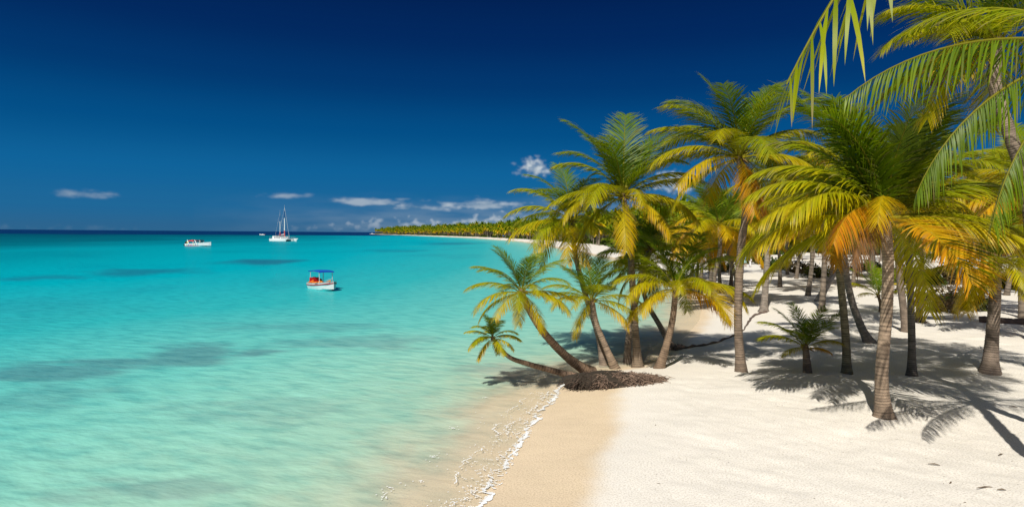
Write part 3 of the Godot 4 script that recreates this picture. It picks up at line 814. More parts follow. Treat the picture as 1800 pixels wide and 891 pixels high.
func make_far_wood() -> void:
	rng.seed = 5
	# a small palm for the far shore: crown of folded ragged strips
	var crowns := []
	for k in 4:
		var b := Builder.new()
		for i in 16:
			var t := (i + 0.5) / 16.0
			var az := i * 2.4 + rng.randf_range(-0.2, 0.2)
			var e := deg_to_rad(lerpf(80, -40, t))
			var p := Vector3.ZERO
			var side := Vector3(-sin(az), 0, -cos(az))
			var col := ramp(LEAF, clampf(t * 0.62 + 0.13 * k - 0.1, 0.0, 0.8))
			var pts := []
			for s in 6:
				pts.append(p)
				p += Vector3(cos(az) * cos(e), sin(e), -sin(az) * cos(e)) * 0.72
				e -= 0.22
			for s in 5:
				var w0: float = [0.1, 0.62, 0.7, 0.6, 0.4, 0.0][s]
				var w1: float = [0.1, 0.62, 0.7, 0.6, 0.4, 0.0][s + 1]
				for q in [-1.0, 1.0]:
					var tone := rng.randf_range(0.65, 1.25)
					var cc := Color(col.r * tone, col.g * tone, col.b * tone)
					b.quad(pts[s], pts[s + 1], pts[s + 1] + (side * q * w1 + Vector3(0, -0.6 * w1, 0)) * 0.75, pts[s] + (side * q * w0 + Vector3(0, -0.6 * w0, 0)), cc)
		crowns.append(b.mesh())
	var stem := Builder.new()
	stem.tube([Vector3(0, -0.3, 0), Vector3(0.1, 0.3, 0.05), Vector3(0.15, 1, 0)], [0.3, 0.19, 0.15], 6, Color(0.26, 0.22, 0.17))
	var stem_mesh := stem.mesh()
	var whole := []
	for k in 4:
		var b := Builder.new()
		b.tube([Vector3(0, -0.3, 0), Vector3(0.2, 5, 0.1), Vector3(0, 10, 0)], [0.3, 0.19, 0.15], 5, Color(0.26, 0.22, 0.17))
		var m := b.mesh()
		var st := SurfaceTool.new()
		st.append_from(m, 0, Transform3D())
		st.append_from(crowns[k], 0, Transform3D(Basis(), Vector3(0, 10, 0)))
		whole.append(st.commit())
	# along the far waterline
	var line := []
	for i in shore.size() - 1:
		if shore[i].y > -170.0: continue
		var n := maxi(1, int(shore[i].distance_to(shore[i + 1]) / 5.0))
		for k in n:
			line.append(shore[i].lerp(shore[i + 1], float(k) / n))
	var spots := [[], [], [], []]
	var placed := 0
	for p in line:
		var dir: Vector2 = Vector2(1, 0.55).normalized()
		for row in 12:
			var d := 22.0 + row * 8.0 + rng.randf_range(-4, 4)
			var q: Vector2 = p + dir * d * (1.0 if p.y > -900 else 1.1) + Vector2(rng.randf_range(-4, 4), rng.randf_range(-5, 5))
			var sd := shore_distance(q.x, q.y)
			if sd < 15.0 and rng.randf() > 0.12: continue
			if sd < 8.0: continue
			var h := rng.randf_range(0.62, 1.02) + 0.28 * clampf(row / 5.0, 0.0, 1.0) + (0.35 if rng.randf() < 0.05 else 0.0)
			var at := Vector3(q.x, 0.85, q.y)
			var front := row == 0 and placed < 150 and rng.randf() < 0.75
			if front:
				placed += 1
				var root := thing("far_palm", "palm in the front row of the wood on the far shore", "palm tree", at, "front palms of the far shore")
				var size := h * rng.randf_range(0.8, 1.0)
				var tr := part("trunk", stem_mesh, M.bark, root)
				tr.scale = Vector3(1, 9.6 * size, 1)
				var cr := part("crown", crowns[1 + rng.randi() % 3], M.leaf, root)
				cr.position = Vector3(0.15, 9.5 * size, 0)
				cr.rotation.y = rng.randf_range(0, TAU)
				cr.scale = Vector3.ONE * rng.randf_range(0.9, 1.25)
			else:
				spots[rng.randi() % 4].append(Transform3D(Basis(Vector3.UP, rng.randf_range(0, TAU)).scaled(Vector3.ONE * h * 1.12), at))
	for k in 4:
		var mm := MultiMesh.new()
		mm.transform_format = MultiMesh.TRANSFORM_3D
		mm.mesh = whole[k]
		mm.instance_count = spots[k].size()
		for i in spots[k].size(): mm.set_instance_transform(i, spots[k][i])
		var o := MultiMeshInstance3D.new()
		o.name = numbered("far_palm_wood")
		o.multimesh = mm
		o.material_override = M.leaf
		add_child(o, true)
		o.set_meta("kind", "stuff")
		o.set_meta("label", "dense palm wood covering the far shore of the bay")
		o.set_meta("category", "wood")
	# low shrubs at the foot of the far wood
	var bush := Builder.new()
	for i in 90:
		var d := Vector3(rng.randf_range(-1, 1), rng.randf_range(0.0, 1), rng.randf_range(-1, 1)).normalized() * rng.randf_range(0.6, 1.0)
		var a := Vector3(rng.randf_range(-1, 1), rng.randf_range(-1, 1), rng.randf_range(-1, 1)).normalized()
		var c := a.cross(d).normalized()
		var tone := rng.randf_range(0.6, 1.3)
		bush.quad(d + a * 0.28, d + c * 0.2, d - a * 0.28, d - c * 0.2, Color(0.07 * tone, 0.11 * tone, 0.015))
	var bm := bush.mesh()
	var mm2 := MultiMesh.new()
	mm2.transform_format = MultiMesh.TRANSFORM_3D
	mm2.mesh = bm
	var places := []
	for p in line:
		for k in 2:
			var q: Vector2 = p + Vector2(1, 0.55).normalized() * rng.randf_range(22, 46)
			if shore_distance(q.x, q.y) > 13.0:
				var s := rng.randf_range(1.2, 2.8)
				places.append(Transform3D(Basis(Vector3.UP, rng.randf() * 6.0).scaled(Vector3(s * 1.6, s, s * 1.6)), Vector3(q.x, 0.8, q.y)))
	# and behind the grove on this side
	for i in 420:
		var d := rng.randf_range(150.0, 260.0)
		var q := Vector2(d * rng.randf_range(0.12, 1.1), -d)
		if shore_distance(q.x, q.y) > 16.0:
			var s := rng.randf_range(1.6, 3.6)
			places.append(Transform3D(Basis(Vector3.UP, rng.randf() * 6.0).scaled(Vector3(s * 1.5, s * 1.3, s * 1.5)), Vector3(q.x, 0.8, q.y)))
	mm2.instance_count = places.size()
	for i in places.size(): mm2.set_instance_transform(i, places[i])
	var o2 := MultiMeshInstance3D.new()
	o2.name = "undergrowth"
	o2.multimesh = mm2
	o2.material_override = M.leaf
	add_child(o2, true)
	o2.set_meta("kind", "stuff")
	o2.set_meta("label", "green scrub growing under the palms along the back of the beach")
	o2.set_meta("category", "scrub")
	# and tall palms beyond the grove
	var mm3 := MultiMesh.new()
	mm3.transform_format = MultiMesh.TRANSFORM_3D
	mm3.mesh = whole[2]
	var back := []
	for i in 520:
		var d := rng.randf_range(150.0, 330.0)
		var q := Vector2(d * rng.randf_range(0.10, 1.15), -d)
		if shore_distance(q.x, q.y) > 18.0:
			back.append(Transform3D(Basis(Vector3.UP, rng.randf() * 6.0).scaled(Vector3.ONE * rng.randf_range(0.75, 1.15)), Vector3(q.x, 0.8, q.y)))
	mm3.instance_count = back.size()
	for i in back.size(): mm3.set_instance_transform(i, back[i])
	var o3 := MultiMeshInstance3D.new()
	o3.name = "inland_palm_wood"
	o3.multimesh = mm3
	o3.material_override = M.leaf
	add_child(o3, true)
	o3.set_meta("kind", "stuff")
	o3.set_meta("label", "close palm wood inland behind the beach grove")
	o3.set_meta("category", "wood")

# ------------------------------------------------------------------ things on the sand
func make_beach_things() -> void:
	rng.seed = 23
	# the mound of roots: humped core with thousands of thin rootlets
	var at := on_ground(1075, 672)
	var mound := thing("root_mound", "dark mound of matted palm roots at the waterline under the leaning palms", "root mound", at)
	var core := Builder.new()
	var shape := FastNoiseLite.new()
	shape.seed = 2
	shape.frequency = 0.02
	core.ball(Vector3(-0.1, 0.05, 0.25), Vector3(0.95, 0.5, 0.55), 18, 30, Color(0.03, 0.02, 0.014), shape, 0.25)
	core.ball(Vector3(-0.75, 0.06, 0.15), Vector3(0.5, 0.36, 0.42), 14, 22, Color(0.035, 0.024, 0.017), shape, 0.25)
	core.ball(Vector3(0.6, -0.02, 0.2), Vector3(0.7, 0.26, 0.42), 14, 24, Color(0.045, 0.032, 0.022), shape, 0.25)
	mound.scale = Vector3(1.4, 0.82, 1.2)
	part("matted_core", core.mesh(), M.fibre, mound)
	for q in [[Vector3(-0.75, 0.2, 0.1), Vector3(-0.2, 0.42, 0.0), Vector3(0.35, 0.3, -0.25)], [Vector3(0.1, 0.35, 0.3), Vector3(0.7, 0.2, 0.35), Vector3(1.35, -0.02, 0.2)], [Vector3(-0.5, 0.2, 0.5), Vector3(0.1, 0.12, 0.75), Vector3(0.8, -0.03, 0.7)], [Vector3(0.2, 0.3, 0.0), Vector3(0.8, 0.12, -0.1), Vector3(1.3, -0.03, -0.3)]]:
		var thick := Builder.new()
		thick.tube(q, [0.10, 0.075, 0.03], 7, Color(0.11, 0.08, 0.058))
		part("thick_root", thick.mesh(), M.bark, mound)
	var roots := Builder.new()
	for i in 3400:
		var a := rng.randf_range(0, TAU)
		var e := rng.randf_range(-0.1, 1.4)
		var d := Vector3(cos(e) * cos(a), sin(e), cos(e) * sin(a))
		var c := Vector3(rng.randf_range(-0.6, 0.95), 0.0, 0.22 + rng.randf_range(-0.12, 0.12))
		var p := c + d * Vector3(0.64, 0.50 - 0.18 * absf(c.x), 0.52)
		var dir := (d * 0.5 + Vector3(rng.randf_range(-0.8, 0.8), rng.randf_range(-0.9, 0.1), rng.randf_range(-0.5, 0.8))).normalized()
		var l := rng.randf_range(0.1, 0.32)
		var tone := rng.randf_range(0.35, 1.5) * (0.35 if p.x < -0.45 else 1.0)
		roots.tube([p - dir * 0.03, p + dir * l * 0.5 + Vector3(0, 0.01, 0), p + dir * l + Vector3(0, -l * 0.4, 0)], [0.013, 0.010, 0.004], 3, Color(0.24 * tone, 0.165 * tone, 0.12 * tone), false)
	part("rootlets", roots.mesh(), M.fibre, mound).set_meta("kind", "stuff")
	# creeping roots across the sand behind the mound
	for q in [[[1186, 616], [1215, 611], [1252, 605], [1287, 592], [1300, 583]], [[1348, 549], [1326, 556], [1316, 568], [1306, 583]]]:
		var b := Builder.new()
		var pts := []
		for e in q: pts.append(on_ground(e[0], e[1]) + Vector3(0, 0.03, 0))
		var origin: Vector3 = pts[0]
		var path := []
		var rad := []
		for i in 41:
			path.append(spline(pts, i / 40.0) - origin + Vector3(0, 0.03 * sin(i * 1.3), 0.05 * sin(i * 0.9)))
			rad.append(lerpf(0.10, 0.03, i / 40.0) * rng.randf_range(0.85, 1.15))
		b.tube(path, rad, 8, Color(0.17, 0.125, 0.10))
		var t := thing("exposed_root", "bare root creeping over the sand from the leaning palm's foot" if q[0][0] == 1186 else "bare root creeping from the grey palm's flared foot", "root", origin)
		part("root", b.mesh(), M.bark, t)
	# root clump at the back palm's foot
	var clump := Builder.new()
	for i in 160:
		var a := rng.randf_range(0, TAU)
		var d := Vector3(cos(a), rng.randf_range(0.0, 0.7), sin(a)).normalized()
		clump.tube([d * 0.08, d * 0.3 + Vector3(0, 0.05, 0), d * 0.5 + Vector3(0, -0.25, 0)], [0.02, 0.014, 0.005], 4, Color(0.24, 0.18, 0.16) * rng.randf_range(0.5, 1.2), false)
	var ct := thing("root_clump", "tangle of pinkish grey roots at the foot of the palm leaning left", "root clump", on_ground(1190, 613))
	part("tangle", clump.mesh(), M.fibre, ct)
	# grey driftwood stump, gnarled dead tree, fallen log
	var drift := Builder.new()
	var d0 := on_ground(1442, 528)
	var dd := depth_of(d0)
	drift.tube([Vector3(-0.1, -0.1, 0), at_depth(1449, 512, dd) - d0, at_depth(1459, 495, dd + 0.2) - d0, at_depth(1472, 476, dd + 0.5) - d0], [0.34, 0.24, 0.19, 0.14], 9, [Color(0.36, 0.33, 0.31), Color(0.3, 0.27, 0.25), Color(0.34, 0.31, 0.29), Color(0.28, 0.25, 0.22)])
	drift.tube([at_depth(1459, 495, dd) - d0, at_depth(1452, 484, dd) - d0, at_depth(1450, 474, dd + 0.3) - d0], [0.12, 0.08, 0.04], 7, Color(0.3, 0.27, 0.25))
	var dt := thing("dead_trunk", "weathered grey dead trunk slanting up behind the young bushy palm", "dead tree", d0)
	part("trunk", drift.mesh(), M.bark, dt)
	var gn := Builder.new()
	var g0 := on_ground(1614, 566)
	var gd := depth_of(g0)
	for q in [[[1616, 545, 0.0], [1621, 525, 0.1], [1629, 505, 0.3]], [[1619, 540, 0.0], [1632, 520, 0.3], [1650, 508, 0.6]], [[1617, 545, 0.2], [1612, 530, 0.3], [1616, 512, 0.4]]]:
		var pts := [Vector3(rng.randf_range(-0.1, 0.1), -0.1, 0)]
		for e in q: pts.append(at_depth(e[0], e[1], gd + e[2]) - g0)
		gn.tube(pts, [0.2, 0.13, 0.10, 0.05], 8, Color(0.13, 0.095, 0.075))
	for i in 9:
		var a := TAU * i / 9.0
		gn.tube([Vector3(0, 0.2, 0), Vector3(cos(a) * 0.35, 0.06, sin(a) * 0.35), Vector3(cos(a) * 0.7, -0.06, sin(a) * 0.7)], [0.09, 0.06, 0.02], 6, Color(0.13, 0.095, 0.075))
	var gt := thing("gnarled_shrub", "gnarled dark shrub stump with splayed roots in the grove", "shrub", g0)
	part("stem", gn.mesh(), M.bark, gt)
	var twigs := Builder.new()
	for i in 420:
		var c := at_depth(rng.randf_range(1625, 1690), rng.randf_range(500, 545), gd + rng.randf_range(0.0, 1.4)) - g0
		var d := Vector3(rng.randf_range(-1, 1), rng.randf_range(-0.6, 0.8), rng.randf_range(-1, 1)).normalized()
		var w := d.cross(Vector3(0.3, 0.5, 0.8)).normalized() * 0.035
		var tone := rng.randf_range(0.5, 1.4)
		twigs.quad(c - d * 0.13, c + w, c + d * 0.13, c - w, Color(0.15 * tone, 0.10 * tone, 0.06 * tone))
	part("dry_leaves", twigs.mesh(), M.leaf, gt)
	var sprays := []
	for k in 3:
		var b := Builder.new()
		for i in 700:
			var d := Vector3(rng.randf_range(-1, 1), rng.randf_range(0.05, 1), rng.randf_range(-1, 1)).normalized() * rng.randf_range(0.45, 1.0)
			d += Vector3(0.35, 0.2, 0.1) * soft.get_noise_3dv(d * 130.0 + Vector3(k * 50.0, 0, 0))
			var a := Vector3(rng.randf_range(-1, 1), rng.randf_range(-0.4, 1), rng.randf_range(-1, 1)).normalized()
			var c := a.cross(d).normalized()
			var tone := rng.randf_range(0.5, 1.4)
			b.quad(d + a * 0.11, d + c * 0.05, d - a * 0.11, d - c * 0.05, [Color(0.05, 0.085, 0.012), Color(0.09, 0.10, 0.015), Color(0.11, 0.08, 0.035)][k] * tone)
		sprays.append(b.mesh())
	var woody := Builder.new()
	for i in 7:
		var a := TAU * i / 7.0
		woody.tube([Vector3(0, -0.1, 0), Vector3(cos(a) * 0.2, 0.35, sin(a) * 0.2), Vector3(cos(a) * 0.55, 0.75, sin(a) * 0.55)], [0.05, 0.035, 0.015], 5, Color(0.12, 0.09, 0.065))
	var woody_mesh := woody.mesh()
	for q in [[1660, 548, 1.0, 2], [1690, 540, 1.2, 0], [1715, 545, 1.1, 1], [1625, 500, 1.6, 0], [1660, 498, 1.8, 2], [1700, 496, 2.0, 1], [1745, 500, 1.9, 0], [1790, 508, 1.8, 1], [1590, 492, 1.7, 2], [1440, 488, 1.6, 1], [1410, 480, 1.8, 2], [1365, 474, 1.8, 0], [1330, 464, 2.2, 0], [1300, 461, 2.4, 1], [1530, 476, 1.6, 0], [1270, 478, 1.8, 1]]:
		var sh := thing("beach_shrub", ["dark green shrub growing under the grove palms", "olive shrub growing under the grove palms", "dry brown shrub growing under the grove palms"][q[3]], "shrub", on_ground(q[0], q[1]), "shrubs under the grove")
		sh.rotation.y = rng.randf_range(0, TAU)
		sh.scale = Vector3(q[2] * 1.2, q[2], q[2] * 1.2)
		part("foliage", sprays[q[3]], M.leaf, sh)
		part("stems", woody_mesh, M.bark, sh)
	var log := Builder.new()
	var l0 := on_ground(1722, 566)
	var l1 := on_ground(1850, 574)
	var lp := []
	var lr := []
	for i in 15:
		lp.append((l0.lerp(l1, i / 14.0) - l0) + Vector3(0, 0.12 + 0.03 * sin(i * 1.7), 0.1 * sin(i * 0.6)))
		lr.append(0.2 + 0.02 * sin(i * 2.3))
	log.tube(lp, lr, 10, Color(0.17, 0.12, 0.095))
	var lt := thing("fallen_log", "brown fallen palm log lying on the sand behind the squat palm", "log", l0)
	part("log", log.mesh(), M.bark, lt)
	# tables in the shade
	for q in [[1497, 474, "wooden table with a yellow top far back on the shaded sand path", 1.9], [1572, 515, "wooden table with a yellow top behind the big palm's trunk", 1.9]]:
		var o := on_ground(q[0], q[1])
		var t := thing("beach_table", q[2], "table", o)
		t.rotation.y = 0.3
		var b := Builder.new()
		for k in 5:
			b = Builder.new()
			b.box(Vector3(0, 0.76, -0.36 + k * 0.18), Vector3(q[3], 0.05, 0.165), Basis(), Color(0.62, 0.44, 0.03))
			part("plank", b.mesh(), M.paint, t)
		for sx in [-1, 1]:
			for sz in [-1, 1]:
				b = Builder.new()
				b.tube([Vector3(sx * q[3] * 0.4, 0, sz * 0.42), Vector3(sx * q[3] * 0.36, 0.735, sz * 0.28)], [0.045, 0.045], 6, Color(0.05, 0.035, 0.025))
				part("leg", b.mesh(), M.wood, t)
		for sz in [-1, 1]:
			b = Builder.new()
			b.box(Vector3(0, 0.44, sz * 0.78), Vector3(q[3], 0.05, 0.24), Basis(), Color(0.07, 0.05, 0.035))
			part("bench", b.mesh(), M.wood, t)
			for sx in [-1, 1]:
				b = Builder.new()
				b.box(Vector3(sx * q[3] * 0.36, 0.2, sz * 0.78), Vector3(0.07, 0.42, 0.2), Basis(), Color(0.05, 0.035, 0.025))
				part("bench_leg", b.mesh(), M.wood, t)
	# leaf litter: small bits strewn over the dry sand
	var bit := Builder.new()
	bit.quad(Vector3(-0.5, 0, 0), Vector3(-0.1, 0.25, 0.16), Vector3(0.5, 0.05, 0), Vector3(0, 0.12, -0.16))
	var mm := MultiMesh.new()
	mm.transform_format = MultiMesh.TRANSFORM_3D
	mm.mesh = bit.mesh()
	var places := []
	while places.size() < 2600:
		var q := Vector2(rng.randf_range(2.0, 22.0), rng.randf_range(-34.0, -9.5))
		var s := shore_distance(q.x, q.y)
		if s < 3.2: continue
		if soft.get_noise_2d(q.x * 25.0, q.y * 25.0) < rng.randf_range(-0.4, 0.5) - 0.25 * smoothstep(5.0, 10.0, s): continue
		var size := rng.randf_range(0.015, 0.05) if rng.randf() < 0.985 else rng.randf_range(0.06, 0.14)
		places.append(Transform3D(Basis(Vector3.UP, rng.randf() * 6.0).scaled(Vector3(size, size * 0.5, size * rng.randf_range(0.3, 1.0))), Vector3(q.x, profile(s, q.x, q.y) + 0.004, q.y)))
	mm.instance_count = places.size()
	for i in places.size(): mm.set_instance_transform(i, places[i])
	var lo := MultiMeshInstance3D.new()
	lo.name = "leaf_litter"
	lo.multimesh = mm
	lo.material_override = M.litter
	add_child(lo, true)
	lo.set_meta("kind", "stuff")
	lo.set_meta("label", "scattered brown bits of leaf and husk on the dry sand")
	lo.set_meta("category", "litter")
	# a few larger pieces
	var n := 0
	for q in [[1643, 820, 0.22, 20], [1672, 850, 0.13, -40], [1732, 857, 0.34, -8], [1762, 862, 0.15, 10], [1783, 716, 0.2, 30], [1760, 800, 0.16, -25]]:
		var o := on_ground(q[0], q[1])
		var b := Builder.new()
		var d: Vector3 = Vector3(cos(deg_to_rad(q[3])), 0, sin(deg_to_rad(q[3]))) * q[2] * 0.5
		b.tube([-d, Vector3(0, 0.02, 0.012), d], [0.006, 0.014, 0.005], 6, Color(0.14, 0.10, 0.065))
		var t := thing("twig", "brown palm twig lying on bright open sand", "twig", o + Vector3(0, 0.012, 0), "twigs on the open sand")
		part("stick", b.mesh(), M.fibre, t)
		n += 1

# ------------------------------------------------------------------ people
# bones: [from, to, radius at from, radius at to]; one continuous surface through surface nets
func body_mesh(bones: Array, cell: float, low := -10.0, high := 10.0, grow := 0.0) -> ArrayMesh:
	var lo := Vector3(1e9, 1e9, 1e9)
	var hi := -lo
	for q in bones:
		for e in [0, 1]:
			var r: float = maxf(q[2], q[3]) + grow + cell * 2.0
			lo = lo.min(q[e] - Vector3.ONE * r)
			hi = hi.max(q[e] + Vector3.ONE * r)
	lo.y = maxf(lo.y, low - cell * 2.0)
	hi.y = minf(hi.y, high + cell * 2.0)
	var nx := int((hi.x - lo.x) / cell) + 2
	var ny := int((hi.y - lo.y) / cell) + 2
	var nz := int((hi.z - lo.z) / cell) + 2
	var f := PackedFloat32Array()
	f.resize(nx * ny * nz)
	f.fill(1.0)
	var top := Vector3i(nx - 1, ny - 1, nz - 1)
	for q in bones:
		var ab: Vector3 = q[1] - q[0]
		var len2 := maxf(ab.length_squared(), 1e-9)
		var r: float = maxf(q[2], q[3]) + grow + 0.05
		var i0 := Vector3i(((q[0] as Vector3).min(q[1]) - Vector3.ONE * r - lo) / cell).clamp(Vector3i.ZERO, top)
		var i1 := Vector3i(((q[0] as Vector3).max(q[1]) + Vector3.ONE * r - lo) / cell).clamp(Vector3i.ZERO, top)
		for z in range(i0.z, i1.z + 1):
			for y in range(i0.y, i1.y + 1):
				for x in range(i0.x, i1.x + 1):
					var p := lo + Vector3(x, y, z) * cell
					var t := clampf((p - q[0]).dot(ab) / len2, 0.0, 1.0)
					var e: float = p.distance_to(q[0] + ab * t) - lerpf(q[2], q[3], t) - grow
					var k := (z * ny + y) * nx + x
					var d := f[k]
					var h := clampf(0.5 + 0.5 * (d - e) / 0.04, 0.0, 1.0)
					f[k] = lerpf(d, e, h) - 0.04 * h * (1.0 - h)
	for z in nz:
		for y in ny:
			var py := lo.y + y * cell
			var cut := maxf(low - py, py - high)
			if cut > -0.2:
				for x in nx:
					var k := (z * ny + y) * nx + x
					f[k] = maxf(f[k], cut)
	var b := Builder.new()
	var cell_of := {}
	for z in nz - 1:
		for y in ny - 1:
			for x in nx - 1:
				if absf(f[(z * ny + y) * nx + x]) > cell * 1.8: continue
				var sum := Vector3()
				var cnt := 0
				for e in [[0, 0, 0, 1, 0, 0], [0, 1, 0, 1, 1, 0], [0, 0, 1, 1, 0, 1], [0, 1, 1, 1, 1, 1], [0, 0, 0, 0, 1, 0], [1, 0, 0, 1, 1, 0], [0, 0, 1, 0, 1, 1], [1, 0, 1, 1, 1, 1], [0, 0, 0, 0, 0, 1], [1, 0, 0, 1, 0, 1], [0, 1, 0, 0, 1, 1], [1, 1, 0, 1, 1, 1]]:
					var fa := f[((z + e[2]) * ny + y + e[1]) * nx + x + e[0]]
					var fb := f[((z + e[5]) * ny + y + e[4]) * nx + x + e[3]]
					if (fa < 0.0) != (fb < 0.0):
						sum += Vector3(x + e[0], y + e[1], z + e[2]).lerp(Vector3(x + e[3], y + e[4], z + e[5]), fa / (fa - fb))
						cnt += 1
				if cnt:
					var k := (z * ny + y) * nx + x
					var g := Vector3(f[k + 1] - f[k], f[k + nx] - f[k], f[k + nx * ny] - f[k]).normalized()
					cell_of[k] = b.vert(lo + sum / cnt * cell, g)
	for z in range(1, nz - 1):
		for y in range(1, ny - 1):
			for x in range(1, nx - 1):
				var k := (z * ny + y) * nx + x
				for axis in 3:
					var step: int = [1, nx, nx * ny][axis]
					if (f[k] < 0.0) == (f[k + step] < 0.0): continue
					var s1: int = [nx, nx * ny, 1][axis]
					var s2: int = [nx * ny, 1, nx][axis]
					var q := [cell_of.get(k - s1 - s2, -1), cell_of.get(k - s2, -1), cell_of.get(k, -1), cell_of.get(k - s1, -1)]
					if q.min() < 0: continue
					b.tri(q[0], q[1], q[2])
					b.tri(q[0], q[2], q[3])
	return b.mesh()

func pose(arm_l: Array, arm_r: Array, stride: float) -> Array:
	var out := []
	out.append([Vector3(0, 1.60, 0.0), Vector3(0, 1.66, -0.01), 0.085, 0.088])              # head
	out.append([Vector3(0, 1.42, 0.0), Vector3(0, 1.54, 0.0), 0.055, 0.05])                 # neck
	out.append([Vector3(-0.15, 1.38, 0), Vector3(0.15, 1.38, 0), 0.065, 0.065])             # shoulders
	out.append([Vector3(0, 1.32, 0), Vector3(0, 1.05, 0), 0.135, 0.115])
	out.append([Vector3(-0.07, 0.95, 0), Vector3(0.07, 0.95, 0), 0.115, 0.115])             # hips
	for s in [-1, 1]:
		var st: float = stride * s
		out.append([Vector3(0.09 * s, 0.9, 0), Vector3(0.10 * s, 0.49, -st * 0.5), 0.085, 0.058])
		out.append([Vector3(0.10 * s, 0.49, -st * 0.5), Vector3(0.10 * s, 0.09, st * 0.3 - st * 0.9), 0.056, 0.036])
		out.append([Vector3(0.10 * s, 0.05, -st * 0.6), Vector3(0.11 * s, 0.035, -st * 0.6 - 0.16), 0.04, 0.03])
		var arm := arm_l if s < 0 else arm_r
		out.append([Vector3(0.18 * s, 1.38, 0), arm[0], 0.052, 0.042])
		out.append([arm[0], arm[1], 0.041, 0.03])
		out.append([arm[1], arm[1] + (arm[1] - arm[0]).normalized() * 0.09, 0.03, 0.026])
		for k in 4:
			var h: Vector3 = arm[1] + (arm[1] - arm[0]).normalized() * 0.09 + Vector3(0, 0, -0.03 + 0.02 * k)
			out.append([h, h + (arm[1] - arm[0]).normalized() * (0.07 + 0.01 * (k % 3)), 0.011, 0.009])
		out.append([arm[1] + Vector3(0, 0, -0.03), arm[1] + (arm[1] - arm[0]).normalized() * 0.06 + Vector3(0, 0, -0.06), 0.012, 0.01])
	# nose and ears
	out.append([Vector3(0, 1.635, -0.095), Vector3(0, 1.60, -0.105), 0.012, 0.016])
	out.append([Vector3(-0.09, 1.62, 0), Vector3(-0.09, 1.65, 0), 0.018, 0.018])
	out.append([Vector3(0.09, 1.62, 0), Vector3(0.09, 1.65, 0), 0.018, 0.018])
	return out

func tinted(m: Mesh, col: Color, parent: Node3D, called: String) -> MeshInstance3D:
	return part(called, m, plain(col, 0.85), parent)

